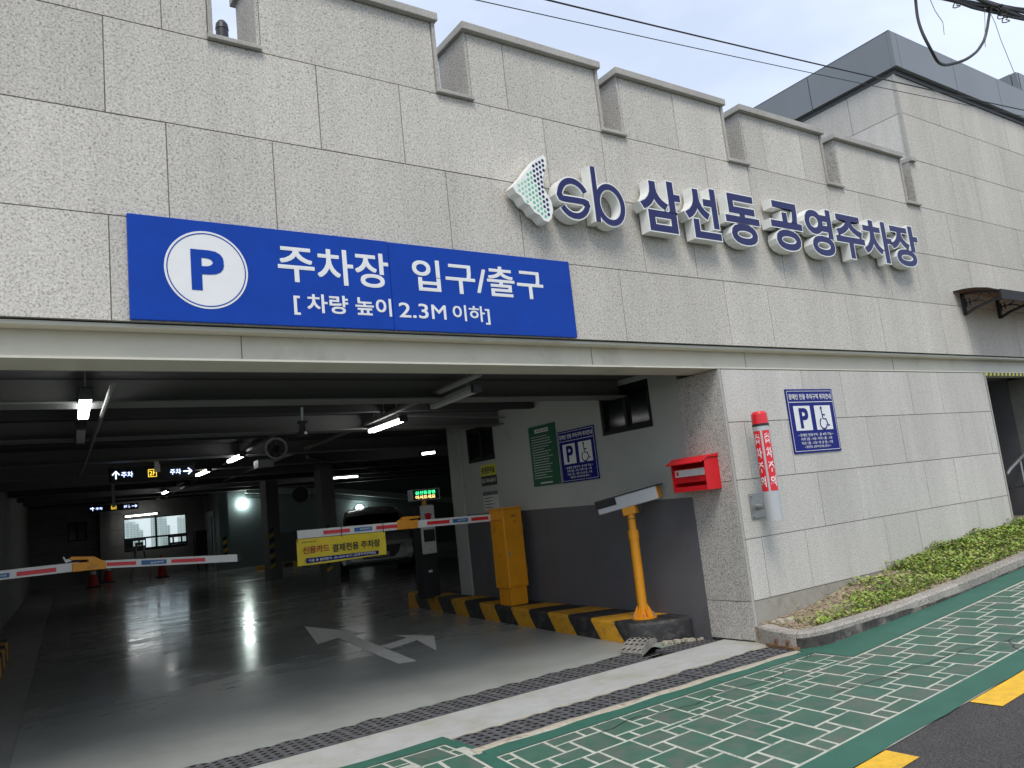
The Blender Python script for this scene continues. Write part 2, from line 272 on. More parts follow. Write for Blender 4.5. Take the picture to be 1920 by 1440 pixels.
# ------------------------------------------------------------------ mesh helpers
class MB:
    def __init__(s): s.v = []; s.f = []; s.m = []
    def add(s, vs, fs, mi=0):
        k = len(s.v); s.v += [tuple(v) for v in vs]; s.f += [tuple(i + k for i in f) for f in fs]; s.m += [mi] * len(fs); return s
    def box(s, x0, x1, y0, y1, z0, z1, mi=0):
        return s.add([(x0, y0, z0), (x1, y0, z0), (x1, y1, z0), (x0, y1, z0), (x0, y0, z1), (x1, y0, z1), (x1, y1, z1), (x0, y1, z1)],
                     [(0, 3, 2, 1), (4, 5, 6, 7), (0, 1, 5, 4), (1, 2, 6, 5), (2, 3, 7, 6), (3, 0, 4, 7)], mi)
    def hexa(s, b, tp, mi=0):      # bottom 4 pts, top 4 pts (counter-clockwise from above)
        return s.add(list(b) + list(tp), [(0, 3, 2, 1), (4, 5, 6, 7), (0, 1, 5, 4), (1, 2, 6, 5), (2, 3, 7, 6), (3, 0, 4, 7)], mi)
    def prism(s, poly, vec, mi=0):
        n = len(poly); a = [tuple(q) for q in poly]; b = [(q[0] + vec[0], q[1] + vec[1], q[2] + vec[2]) for q in a]
        return s.add(a + b, [tuple(range(n))[::-1], tuple(range(n, 2 * n))] + [(i, (i + 1) % n, n + (i + 1) % n, n + i) for i in range(n)], mi)
    def poly(s, pts, mi=0): return s.add(pts, [tuple(range(len(pts)))], mi)
    def cyl(s, a, b, r0, r1=None, n=16, mi=0, caps=True):
        r1 = r0 if r1 is None else r1
        a = Vector(a); b = Vector(b); d = (b - a).normalized(); h = Vector((0, 0, 1)) if abs(d.z) < .9 else Vector((1, 0, 0))
        p_ = d.cross(h).normalized(); q_ = d.cross(p_)
        A = [a + (p_ * math.cos(2 * math.pi * i / n) + q_ * math.sin(2 * math.pi * i / n)) * r0 for i in range(n)]
        B = [b + (p_ * math.cos(2 * math.pi * i / n) + q_ * math.sin(2 * math.pi * i / n)) * r1 for i in range(n)]
        fs = [(i, n + i, n + (i + 1) % n, (i + 1) % n) for i in range(n)]
        if caps: fs += [tuple(range(n)), tuple(range(n, 2 * n))[::-1]]
        return s.add(A + B, fs, mi)
    def tube(s, pts, r, n=8, mi=0):
        pts = [Vector(q) for q in pts]; rings = []; hp = None
        for i, q in enumerate(pts):
            d = (pts[min(i + 1, len(pts) - 1)] - pts[max(i - 1, 0)]).normalized()
            if hp is None:
                h = Vector((0, 0, 1)) if abs(d.z) < .9 else Vector((1, 0, 0)); hp = d.cross(h).normalized()
            hp = (hp - d * hp.dot(d)).normalized(); q2 = d.cross(hp)
            rings.append([q + (hp * math.cos(2 * math.pi * k / n) + q2 * math.sin(2 * math.pi * k / n)) * r for k in range(n)])
        vs = [v for rg in rings for v in rg]; fs = []
        for i in range(len(rings) - 1):
            for k in range(n):
                fs.append((i * n + k, (i + 1) * n + k, (i + 1) * n + (k + 1) % n, i * n + (k + 1) % n))
        fs += [tuple(range(n)), tuple(range((len(rings) - 1) * n, len(rings) * n))[::-1]]
        return s.add(vs, fs, mi)
    def strip(s, rows, mi=0, close=False):
        n = len(rows[0]); vs = [v for r_ in rows for v in r_]; fs = []
        for i in range(len(rows) - 1):
            for k in range(n if close else n - 1):
                fs.append((i * n + k, i * n + (k + 1) % n, (i + 1) * n + (k + 1) % n, (i + 1) * n + k))
        return s.add(vs, fs, mi)
    def rot(s, ang, axis, about):
        m_ = Matrix.Translation(about) @ Matrix.Rotation(ang, 4, axis) @ Matrix.Translation(-Vector(about))
        s.v = [tuple(m_ @ Vector(v)) for v in s.v]; return s
    def build(s, name, mats, parent=None, smooth=False, bevel=0.0, kind=None, seg=2):
        me = D.meshes.new(name); me.from_pydata(s.v, [], s.f)
        if not isinstance(mats, (list, tuple)): mats = [mats]
        for q in mats: me.materials.append(q)
        me.polygons.foreach_set('material_index', s.m)
        bm = bmesh.new(); bm.from_mesh(me)
        bmesh.ops.recalc_face_normals(bm, faces=bm.faces)
        if bevel:
            bmesh.ops.bevel(bm, geom=[e for e in bm.edges if len(e.link_faces) == 2 and e.calc_face_angle(0) > 0.6], offset=bevel, segments=seg, affect='EDGES', profile=0.6)
        bm.to_mesh(me); bm.free()
        if smooth:
            me.polygons.foreach_set('use_smooth', [True] * len(me.polygons))
            try: me.set_sharp_from_angle(angle=math.radians(38))
            except Exception: pass
        o = D.objects.new(name, me); COL.objects.link(o)
        attach(o, parent)
        if kind: o['kind'] = kind
        return o

def attach(o, parent):
    if parent is not None:
        o.parent = parent
        o.matrix_parent_inverse = origin(parent).inverted()
def origin(o):
    m_ = Matrix.Translation(o.location)
    return m_ if o.parent is None else origin(o.parent) @ o.matrix_parent_inverse @ m_

def tag(o, label, cat, group=None):
    o['label'] = label; o['category'] = cat
    if group: o['group'] = group
    return o
def thing(name, label, cat, loc=(0, 0, 0), group=None):
    o = D.objects.new(name, None); COL.objects.link(o); o.location = loc; o.empty_display_size = 0.2
    return tag(o, label, cat, group)
def copy_tree(o, parent, delta):
    c_ = o.copy(); COL.objects.link(c_)
    if parent is None: c_.location = Vector(o.location) + Vector(delta)
    else: c_.parent = parent
    for ch in list(o.children): copy_tree(ch, c_, delta)
    return c_

# ---- text: the built-in font's outlines turned into flat meshes and fitted into a box on a plane
_tc = {}
def glyph(body, off=0.0, ext=0.0):
    k = (body, off, ext)
    if k in _tc: return _tc[k]
    cu = D.curves.new('tmp_text', 'FONT'); cu.body = body; cu.size = 1; cu.offset = off; cu.extrude = ext; cu.resolution_u = 4; cu.space_line = 1.15
    o = D.objects.new('tmp_text', cu); COL.objects.link(o)
    bpy.context.view_layer.update()
    me = o.to_mesh()
    vs = [tuple(v.co) for v in me.vertices]; fs = [tuple(q.vertices) for q in me.polygons]
    o.to_mesh_clear(); D.objects.remove(o); D.curves.remove(cu)
    _tc[k] = (vs, fs); return vs, fs
def bounds(vs):
    return min(v[0] for v in vs), max(v[0] for v in vs), min(v[1] for v in vs), max(v[1] for v in vs)
class Plane:
    """maps (a, b, out) to the world: a along U, b along V, out along N"""
    def __init__(s, o, u, v, n): s.o, s.u, s.v_, s.n = Vector(o), Vector(u), Vector(v), Vector(n)
    def __call__(s, a, b, c_=0.0): return s.o + s.u * a + s.v_ * b + s.n * c_
FRONT = Plane((0, 0, 0), (1, 0, 0), (0, 0, 1), (0, -1, 0))
def text(name, body, pl, x0, x1, z0, z1, m, parent, out=0.004, off=0.0, keep=False):
    vs, fs = glyph(body)                          # bold print: the outline struck several times, each a hair further out
    a0, a1, b0, b1 = bounds(vs); sx_ = (x1 - x0) / (a1 - a0 + 2 * off); sz_ = (z1 - z0) / (b1 - b0 + 2 * off)
    mb = MB(); st_ = [(0, 0)] if off <= 0 else [(0, 0), (-off, -off), (off, -off), (off, off), (-off, off)]
    for i, (dx, dz) in enumerate(st_):
        mb.add([pl(x0 + (v[0] - a0 + off + dx) * sx_, z0 + (v[1] - b0 + off + dz) * sz_, out + i * 0.0003) for v in vs], fs)
    return mb.build(name, m, parent)
def plate(name, pl, x0, x1, z0, z1, c0, c1, m, parent=None, bevel=0.0):
    mb = MB(); mb.hexa([pl(x0, z0, c0), pl(x1, z0, c0), pl(x1, z0, c1), pl(x0, z0, c1)], [pl(x0, z1, c0), pl(x1, z1, c0), pl(x1, z1, c1), pl(x0, z1, c1)])
    return mb.build(name, m, parent, bevel=bevel)
def disc(pl, cx, cz, r0, out, n=40, r1=0.0):
    mb = MB()
    if r1 <= 0: mb.add([pl(cx + r0 * math.cos(2 * math.pi * i / n), cz + r0 * math.sin(2 * math.pi * i / n), out) for i in range(n)], [tuple(range(n))])
    else:
        A = [pl(cx + r0 * math.cos(2 * math.pi * i / n), cz + r0 * math.sin(2 * math.pi * i / n), out) for i in range(n)]
        B = [pl(cx + r1 * math.cos(2 * math.pi * i / n), cz + r1 * math.sin(2 * math.pi * i / n), out) for i in range(n)]
        mb.add(A + B, [(i, (i + 1) % n, n + (i + 1) % n, n + i) for i in range(n)])
    return mb
def ribbon(pts, w, closed=False):
    """left and right border of a 2-D stroke"""
    Lf, Rt = [], []
    n = len(pts)
    for i in range(n):
        a = pts[(i - 1) % n] if (closed or i > 0) else pts[i]; b = pts[(i + 1) % n] if (closed or i < n - 1) else pts[i]
        dx, dy = b[0] - a[0], b[1] - a[1]; l = math.hypot(dx, dy) or 1
        nx, ny = -dy / l, dx / l
        Lf.append((pts[i][0] + nx * w / 2, pts[i][1] + ny * w / 2)); Rt.append((pts[i][0] - nx * w / 2, pts[i][1] - ny * w / 2))
    return Lf, Rt
def stroke(mb, pl, pts, w, c0, c1=None, closed=False):
    Lf, Rt = ribbon(pts, w, closed); n = len(pts); rng = range(n if closed else n - 1)
    if c1 is None:
        mb.add([pl(*q, c0) for q in Lf] + [pl(*q, c0) for q in Rt], [(i, (i + 1) % n, n + (i + 1) % n, n + i) for i in rng])
    else:
        vs = [pl(*q, c0) for q in Lf] + [pl(*q, c0) for q in Rt] + [pl(*q, c1) for q in Lf] + [pl(*q, c1) for q in Rt]; fs = []
        for i in rng:
            j = (i + 1) % n
            fs += [(i, j, n + j, n + i), (2 * n + i, 3 * n + i, 3 * n + j, 2 * n + j), (i, 2 * n + i, 2 * n + j, j), (n + i, n + j, 3 * n + j, 3 * n + i)]
        if not closed: fs += [(0, n, 3 * n, 2 * n), (n - 1, 3 * n - 1, 4 * n - 1, 2 * n - 1)]
        mb.add(vs, fs)
def arc(cx, cz, r, a0, a1, n=18, ry=None):
    ry = r if ry is None else ry
    return [(cx + r * math.cos(math.radians(a0 + (a1 - a0) * i / n)), cz + ry * math.sin(math.radians(a0 + (a1 - a0) * i / n))) for i in range(n + 1)]

# ------------------------------------------------------------------ ground levels
def gz(X, Y):                       # street and pavement, rising to the right
    if X > 6.2: return 0.06 * (X - 6.2)
    tt = min(max((-0.6 - Y) / 1.8, 0), 1)
    return tt * 0.053 * (X - 6.2)
SL = 0.019                          # the garage floor climbs inwards
def fz(Y): return SL * (Y - 0.8)
def cz(Y): return 2.86 + SL * (Y - 1.0)
def sheet(xs, ys, off=0.0, zf=gz):
    mb = MB(); mb.strip([[(x, y, zf(x, y) + off) for x in xs] for y in ys]); return mb
def frange(a, b, st):
    n = max(1, int(round((b - a) / st))); return [a + (b - a) * i / n for i in range(n + 1)]

# ================================================================== SETTING
mb = MB(); mb.poly([(-5000, -3000, -14), (5000, -3000, -14), (5000, 7000, -14), (-5000, 7000, -14)])
mb.build('ground', M['land'], kind='structure')
sheet(frange(-30, 45, 0.6), [-14, -10, -7, -5, -3.6, -2.9, -2.43], 0.0).build('road', M['asphalt'], kind='structure')
# a lower shoulder of earth under the street's left end
sheet(frange(-30, 45, 5), [-14, -0.3], -0.35).build('road_base', M['conc'], kind='structure')

# yellow dashes
for x0, x1, lab in ((3.2, 4.453, 'near yellow dash painted on the asphalt at the lower edge of the photo'), (5.46, 7.2, 'farther yellow dash on the asphalt at the right edge of the photo')):
    o = sheet(frange(x0, x1, 0.3), [-2.645, -2.44], 0.005).build('road_dash', M['yellow']); tag(o, lab, 'road marking', 'yellow dashes along the street edge')

# pavement: cream grout sheet, green bands, and green tiles proud of it
mb = MB()
for xs, ys in ((frange(-8, 2.76, 0.3), [-2.43, -2.3, -1.8, -1.2, -0.6, -0.15]), (frange(2.76, 6.2, 0.3), [-2.43, -1.8, -1.2, -0.62]), (frange(6.2, 45, 0.5), [-2.43, -1.8, -1.2, -0.60])):
    mb.strip([[(x, y, gz(x, y) + 0.004) for x in xs] for y in ys])
pave = mb.build('pavement', M['grout'], kind='structure')
band = MB()
def bstrip(xs, y0f, y1f):
    band.strip([[(x, y0f(x), gz(x, y0f(x)) + 0.009) for x in xs], [(x, (y0f(x) + y1f(x)) / 2, gz(x, (y0f(x) + y1f(x)) / 2) + 0.009) for x in xs], [(x, y1f(x), gz(x, y1f(x)) + 0.009) for x in xs]])
bstrip(frange(-8, 45, 0.3), lambda x: -2.43 + 0.012 * math.sin(x * 7) , lambda x: -2.205)
bstrip(frange(6.15, 45, 0.25), lambda x: -1.155, lambda x: -0.60)
bstrip(frange(2.78, 6.2, 0.2), lambda x: -0.785, lambda x: -0.655 + 0.012 * math.sin(x * 9))
bstrip(frange(2.70, 2.80, 0.05), lambda x: -1.165, lambda x: -0.31)
bstrip(frange(-8, 2.78, 0.2), lambda x: -0.31, lambda x: -0.152 + 0.02 * math.sin(x * 5))
band.build('painted_band', M['green_band'], pave)
# pinwheel paving: large and small squares, clipped by the borders of each field
A_, B_ = 0.272, 0.126
def field(x0, x1, y0, y1, ox, oy):
    res = []
    for i in range(-120, 121):
        for j in range(-120, 121):
            px, py = ox + i * A_ - j * B_, oy + i * B_ + j * A_
            for (qx, qy, w) in ((px, py, A_), (px + A_, py, B_)):
                a0, a1, b0, b1 = max(qx, x0), min(qx + w, x1), max(qy, y0), min(qy + w, y1)
                if 0 < y1 - b1 < .045: b1 = y1
                if 0 < b0 - y0 < .045: b0 = y0
                if a1 - a0 > 0.014 and b1 - b0 > 0.0455: res.append((a0, a1, b0, b1))
    return res
tiles = field(1.6, 14.5, -2.19, -1.17, 0.02, -0.03) + field(2.81, 6.14, -1.17, -0.79, 0.12, -0.01) + field(0.9, 2.69, -1.17, -0.32, 0.1, 0.0)
def vis(q):                         # inside the photograph's lower right corner
    v = Vector(((q[0] + q[1]) / 2, (q[2] + q[3]) / 2, gz(q[0], q[2]))) - Vector((0, -5.4, 1.54))
    dz = v.dot(_f); return dz > 0 and abs(v.dot(_r)) / dz < 0.66 and -v.dot(_u) / dz < 0.50
tiles = [q for q in tiles if vis(q)]
tiles.sort(key=lambda q: -((q[1] - q[0]) * (q[3] - q[2])) / ((q[0] ** 2 + (q[2] + 5.4) ** 2) ** 1.5))
GR = 0.0088
def tile_into(mb, q):
    gx = GR * 1.25 if q[1] - q[0] > 0.06 else (q[1] - q[0]) * 0.14; gy = GR if q[3] - q[2] > 0.06 else (q[3] - q[2]) * 0.14
    a0, a1, b0, b1 = q[0] + gx, q[1] - gx, q[2] + gy, q[3] - gy
    j = lambda: R.uniform(-0.0025, 0.0025) if min(q[1] - q[0], q[3] - q[2]) > 0.06 else 0.0
    P = [(a0 + j(), b0 + j()), (a1 + j(), b0 + j()), (a1 + j(), b1 + j()), (a0 + j(), b1 + j())]; e = 0.003
    lo = [(x, y, gz(x, y) + 0.002) for x, y in P]; cx, cy = (a0 + a1) / 2, (b0 + b1) / 2
    hi = [(x + (e if x < cx else -e), y + (e if y < cy else -e), gz(x, y) + 0.0058 + j() * 0.12) for x, y in P]
    mb.hexa(lo, hi)
for q in tiles[:298]:
    mb = MB(); tile_into(mb, q); mb.build('paving_tile', M['green'], pave)
rest = MB()
for q in tiles[298:]: tile_into(rest, q)
if rest.v: rest.build('paving_tile', M['green'], pave, kind='stuff')

ck = MB()
for pts in ([(3.55, -.95), (3.9, -.88), (4.2, -.97), (4.5, -1.0), (4.7, -.93), (5.2, -1.02), (5.6, -.97)], [(5.2, -1.62), (5.6, -1.70), (6.1, -1.76), (6.6, -1.84), (7.0, -2.02), (7.5, -2.12), (8.3, -2.3)], [(6.2, -.62), (6.0, -.70), (6.15, -.78), (5.9, -.86)], [(7.0, -2.02), (6.8, -2.15), (6.6, -2.32), (6.5, -2.43)]):
    path = []
    for (a0, a1), (b0, b1) in zip(pts, pts[1:]):
        for k in range(6): path.append((a0 + (b0 - a0) * k / 6 + R.uniform(-.012, .012), a1 + (b1 - a1) * k / 6 + R.uniform(-.014, .014)))
    Lf, Rt = ribbon(path, .006)
    for i in range(len(path) - 1): ck.poly([(x, y, gz(x, y) + .0098) for x, y in (Lf[i], Lf[i + 1], Rt[i + 1], Rt[i])])
ck.build('crack', M['rubber'], pave, kind='stuff')
# apron, drains, garage floor
sheet(frange(-3, 6.35, 0.8), [-0.15, 0.1, 0.42], 0.0, lambda x, y: 0.0).build('apron', M['apron'], kind='structure')
mb = MB(); mb.poly([(2.80, -0.22, 0.0), (2.80, -0.15, 0.0), (6.34, -0.15, 0.0), (6.34, -0.20, 0.0)]); mb.build('apron', M['apron'], kind='structure')
mb = MB()
xsx = frange(2.74, 6.30, 0.12)
mb.strip([[(x, -0.560 + 0.008 * math.sin(x * 13), 0.006) for x in xsx], [(x, -0.605, 0.008) for x in xsx], [(x, -0.66 + 0.02 * math.sin(x * 6 + 1) + 0.012 * math.sin(x * 31), gz(x, -0.66) + 0.002) for x in xsx]])
mb.strip([[(x, -0.20 + 0.006 * math.sin(x * 17), 0.004) for x in xsx], [(x, -0.232 + 0.006 * math.sin(x * 23), 0.004) for x in xsx]])
mb.build('drain_edging', M['mortar'], kind='structure')
FL = MB()
ysf = frange(0.83, 26, 1.2)
FL.strip([[(x, y, fz(y)) for x in (0.10 + 0.096 * y, 3.0, 5.5, 8.0, 14.0, 24.0)] for y in ysf])
FL.strip([[(-3.0, 0.83, 0.0), (0.18, 0.83, 0.0)], [(-3.0, 0.84, 0), (0.18, 0.84, 0)]])
FL.build('garage_floor', M['floor'], kind='structure')
mb = MB(); mb.strip([[(-2.5 + 0.0 * y, y, fz(y) - 0.006) for y in ysf], [(0.12 + 0.096 * y, y, fz(y) - 0.006) for y in ysf]])
mb.build('garage_floor', M['conc_in'], kind='structure')
mb = MB()
mb.poly([(2.6, -0.62, -0.09), (6.4, -0.62, -0.09), (6.4, -0.15, -0.09), (2.6, -0.15, -0.09)])
mb.poly([(-3, 0.38, -0.09), (6.4, 0.38, -0.09), (6.4, 0.86, -0.09), (-3, 0.86, -0.09)])
mb.poly([(5.2, 0.8, -0.07), (6.0, 0.8, -0.07), (6.4, 7.2, 0.05), (5.9, 7.2, 0.05)])
mb.build('drain_trench', M['trench'], kind='structure')

def grate_mesh(nx, ny, cell, hole, hump, thick=0.018):
    """perforated, slightly humped module; local x 0..nx*cell, y 0..ny*cell"""
    mb = MB(); Lx, Ly = nx * cell, ny * cell
    zt = lambda x, y: hump * math.sin(math.pi * min(max(x / Lx, 0), 1)) ** 0.7
    n = 8
    for i in range(nx):
        for j in range(ny):
            cx, cy = (i + .5) * cell, (j + .5) * cell
            sq = []; ho = []
            for k in range(n):
                a = 2 * math.pi * (k + .5) / n; dx, dy = math.cos(a), math.sin(a); mxx = max(abs(dx), abs(dy))
                sq.append((cx + dx / mxx * cell / 2, cy + dy / mxx * cell / 2)); ho.append((cx + dx * hole, cy + dy * hole * 0.9))
            vs = [(x, y, zt(x, y)) for x, y in sq] + [(x, y, zt(cx, cy)) for x, y in ho] + [(x, y, zt(cx, cy) - thick) for x, y in ho]
            mb.add(vs, [(k, (k + 1) % n, n + (k + 1) % n, n + k) for k in range(n)])
            mb.add(vs[n:], [(k, (k + 1) % n, n + (k + 1) % n, n + k) for k in range(n)], 1)  # hole walls take the trench black: shade put into the colour
            # corners of the cell
            for sxx, syy, k in ((1, 1, 0), (-1, 1, 2), (-1, -1, 4), (1, -1, 6)):
                co = (cx + sxx * cell / 2, cy + syy * cell / 2); a_, b_ = sq[k], sq[(k + 1) % n]
                mb.add([(a_[0], a_[1], zt(*a_)), (co[0], co[1], zt(*co)), (b_[0], b_[1], zt(*b_))], [(0, 1, 2)])
    for (xa, ya, xb, yb) in ((0, 0, Lx, 0), (Lx, 0, Lx, Ly), (Lx, Ly, 0, Ly), (0, Ly, 0, 0)):
        m_ = nx if ya == yb else ny
        pts = [(xa + (xb - xa) * k / m_, ya + (yb - ya) * k / m_) for k in range(m_ + 1)]
        mb.strip([[(x, y, zt(x, y)) for x, y in pts], [(x, y, -0.03) for x, y in pts]])
    return mb
def drain(nm, label, x0, x1, y0, y1, z, nmod, ny, hump, m, zf=None, rows=None):
    root = thing(nm, label, 'drain', (x0, y0, z))
    ml = (x1 - x0) / nmod; cell = (y1 - y0) / ny; nx = max(2, round(ml / cell)); cell = ml / nx
    base = grate_mesh(nx, ny, cell, cell * 0.31, hump)
    ny_len = ny * cell; fy = (y1 - y0) / ny_len
    proto = None
    for k in range(nmod):
        if proto is None:
            q = MB(); q.add([(v[0] * 0.985, v[1] * fy, v[2]) for v in base.v], base.f); q.m = base.m
            proto = q.build('grating', [m, M['trench']]); o = proto
        else:
            o = D.objects.new('grating', proto.data); COL.objects.link(o)
        o.location = (x0 + k * ml, y0 + R.uniform(-0.004, 0.004), z + R.uniform(-0.004, 0.004)); o.rotation_euler = (R.uniform(-.012, .012), R.uniform(-.02, .02), R.uniform(-.008, .008))
        o.parent = root; o.matrix_parent_inverse = Matrix.Translation(root.location).inverted()
    return root
drain('drain_grating', 'long black perforated drain grating between the pale apron and the green paving', 2.80, 6.24, -0.548, -0.235, -0.004, 17, 4, 0.014, M['grate'])
drain('drain_grating', 'black perforated drain grating across the garage entrance behind the pale apron', -1.0, 5.40, 0.44, 0.815, -0.004, 29, 5, 0.012, M['grate'])
drain('drain_grating', 'short dusty grating piece between the striped island and the stone pillar', 5.66, 6.33, 0.45, 0.70, -0.006, 2, 4, 0.004, M['grate'])
g = drain('drain_grating', 'narrow rusty grating along the foot of the striped island', 0, 5.6, -0.17, 0.0, 0, 20, 3, 0.0, M['grate_rust'])
g.rotation_euler = (math.atan(SL) * 0.0, -math.atan(SL), math.radians(85.7)); g.location = (5.72, 1.14, 0.004)
for ch in g.children: ch.matrix_parent_inverse = Matrix.Identity(4)
# the kinked, lifted piece where the two lines meet
q = grate_mesh(5, 4, 0.062, 0.019, 0.05); mb = MB(); mb.add(q.v, q.f); mb.m = q.m; mb.rot(math.radians(-16), 'Y', (0, 0, 0)); mb.rot(math.radians(14), 'Z', (0, 0, 0)); mb.v = [(v[0] + 5.40, v[1] + 0.62, v[2] + 0.02) for v in mb.v]
o = mb.build('loose_grating', [M['grate_dust'], M['trench']]); tag(o, 'dusty bent grating piece sticking up at the corner of the striped island', 'drain')

# turn arrow painted on the garage floor
def fpt(x, y): return (x, y, fz(y) + 0.004)
mb = MB()
mb.poly([fpt(*q) for q in ((3.80, 2.64), (3.99, 2.585), (4.30, 5.0), (4.10, 5.05))])
mb.poly([fpt(*q) for q in ((3.745, 4.85), (4.10, 5.05), (4.30, 5.0), (4.50, 5.02), (4.22, 6.65))])
mb.poly([fpt(*q) for q in ((4.14, 3.55), (4.16, 3.85), (4.61, 4.05), (4.60, 3.76))])
mb.poly([fpt(*q) for q in ((4.40, 2.90), (4.60, 3.76), (4.61, 4.05), (4.62, 4.45), (4.88, 3.83))])
o = mb.build('floor_arrow', M['arrow']); tag(o, 'white painted ahead and right turn arrow on the garage floor', 'road marking')

# ================================================================== THE PARKING BUILDING
bld = thing('parking_building', 'pale granite parking building with crenellated parapet over a wide garage entrance', 'building', (3, 0, 0))
JB = [0.78 + 2.19 * k for k in range(-3, 11)] + [0.07 + 2.19 * k for k in range(-3, 11)]
JC = [1.15 + 2.19 * k for k in range(-3, 11)] + [1.88 + 2.19 * k for k in range(-3, 11)]
def panels(z0, z1, joints, x0, x1, m, pl=FRONT, thick=0.04, g_=0.0042, name='stone_panel', parent=bld):
    xs = sorted([x0, x1] + [j for j in joints if x0 + 0.05 < j < x1 - 0.05])
    for a, b in zip(xs, xs[1:]):
        c1 = R.uniform(-0.0015, 0.0015)
        plate(name, pl, a + g_, b - g_, z0 + g_, z1 - g_, -thick, c1, m, parent)
DOOR0, DOOR1 = 11.93, 13.9
XR = 22.0
MER = [(-3.88, -2.20), (-1.86, -0.37), (-0.02, 1.46), (1.81, 3.33), (3.66, 5.17), (5.46, 7.02), (7.34, 8.86), (9.17, 10.68)]
panels(2.957, 3.66, JB, -4, XR, M['stone'])
panels(3.66, 4.367, JC, -4, XR, M['stone'])
panels(4.367, 5.062, JB, -4, XR, M['stone'])
for k, (a, b) in enumerate(MER):
    panels(5.062, 5.722, JC, a + 0.028, b, M['stone'])
panels(5.062, 5.78, JC, 10.99, XR, M['stone'])
panels(5.78, 6.475, JB, 11.0, XR, M['stone']); panels(6.475, 7.06, JC, 11.0, XR, M['stone'])
rows_lo = [(2.154, 2.705, JC), (1.567, 2.154, JB), (0.98, 1.567, JC), (0.385, 0.98, JB)]
for z0, z1, J in rows_lo:
    panels(z0, z1, J, 6.395, DOOR0 - 0.03, M['stone_fine']); panels(z0, z1, J, DOOR1, XR, M['stone_fine'])
# base course behind the planting, in stained concrete
plate('base_course', FRONT, 6.395, DOOR0 - 0.03, -0.3, 0.380, -0.04, -0.004, M['conc'], bld)
plate('corner_strip', FRONT, 6.352, 6.386, 0.0, 2.705, -0.03, 0.002, M['stone_trim'], bld)
SIDE = Plane((6.35, 0, 0), (0, 1, 0), (0, 0, 1), (-1, 0, 0))
for z0, z1 in ((0.012, 0.385), (0.385, 1.567), (1.567, 2.705)):
    plate('stone_panel', SIDE, 0.012, 0.575, z0 + 0.003, z1 - 0.003, -0.05, R.uniform(0, .002), M['stone_speck'], bld)
# core walls behind the panels
mb = MB()
mb.box(-4, XR, 0.0065, 0.40, 2.96, 5.058)
for a, b in MER: mb.box(a + 0.03, b - 0.005, 0.0065, 0.45, 5.058, 5.722)
mb.box(11.03, XR, 0.0065, 6.0, 5.058, 7.06)
mb.box(6.40, DOOR0 - 0.04, 0.0065, 0.575, -0.5, 2.70); mb.box(DOOR1, XR, 0.0065, 0.575, -0.5, 2.70)
mb.box(-4, -0.75, 0.0, 0.55, -0.4, 2.70)
mb.build('wall_core', M['joint'], bld)
# merlon trims: cap, right-hand jamb slab, left flank slab; sills in the gaps
for k, (a, b) in enumerate(MER):
    mb = MB(); mb.box(a - 0.035, b + 0.05, -0.055, 0.50, 5.724, 5.795); mb.build('merlon_cap', M['stone_trim'], bld, bevel=0.006)
    mb = MB(); mb.box(b + 0.002, b + 0.034, -0.018, 0.455, 5.10, 5.722); mb.build('jamb_slab', M['stone_trim'], bld, bevel=0.004)
    mb = MB(); mb.box(a, a + 0.026, 0.0, 0.453, 5.10, 5.722); mb.build('flank_slab', M['stone_speck'], bld)
gaps = [(MER[k][1], (MER[k + 1][0] if k + 1 < len(MER) else 10.99)) for k in range(len(MER))]
for a, b in gaps:
    mb = MB(); mb.box(a - 0.01, b + 0.03, -0.04, 0.48, 5.064, 5.098); mb.build('gap_sill', M['stone_trim'], bld, bevel=0.005)
mb = MB(); mb.box(10.955, 11.09, -0.05, 0.42, 5.724, 5.79); mb.build('merlon_cap', M['stone_trim'], bld, bevel=0.006)
mb = MB(); mb.box(10.962, 10.988, 0.0, 0.453, 5.10, 5.722); mb.build('flank_slab', M['stone_speck'], bld)
# upper block: left flank panels and dark metal cornice
LEFT = Plane((11.0, 0, 0), (0, 1, 0), (0, 0, 1), (-1, 0, 0))
for (z0, z1, js) in ((5.06, 5.78, [0.9, 2.3, 3.7]), (5.78, 6.475, [1.45, 2.2, 3.6]), (6.475, 7.06, [0.75, 2.2, 2.95])):
    panels(z0, z1, js, 0.03, 6.0, M['stone_fine'], LEFT, 0.03)
mb = MB(); mb.box(10.985, 11.022, -0.012, 0.028, 5.80, 7.055); mb.build('corner_strip', M['stone_trim'], bld)
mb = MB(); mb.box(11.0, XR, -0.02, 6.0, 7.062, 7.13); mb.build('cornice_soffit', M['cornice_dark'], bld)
xs = [11.0 + 0.09] + [11.21 + 1.46 * k for k in range(1, 8)]
for a, b in zip(xs, xs[1:]):
    plate('cornice_panel', FRONT, a + 0.006, b - 0.006, 7.135, 7.672, -0.3, 0.09, M['cornice'], bld)
plate('cornice_panel', FRONT, 10.935, 11.084, 7.137, 7.674, -0.055, 0.092, M['cornice'], bld)
CL = Plane((10.93, 0, 0), (0, 1, 0), (0, 0, 1), (-1, 0, 0))
for a, b in ((-0.035, 1.28), (1.28, 2.74), (2.74, 4.2), (4.2, 6.0)):
    plate('cornice_panel', CL, a + 0.006, b - 0.006, 7.135, 7.672, -0.1, 0.0, M['cornice'], bld)
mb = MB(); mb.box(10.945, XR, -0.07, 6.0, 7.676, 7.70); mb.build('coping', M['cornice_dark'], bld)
mb = MB(); mb.box(10.99, XR - 0.05, -0.03, 5.95, 7.12, 7.68); mb.build('cornice_core', M['cornice_dark'], bld)
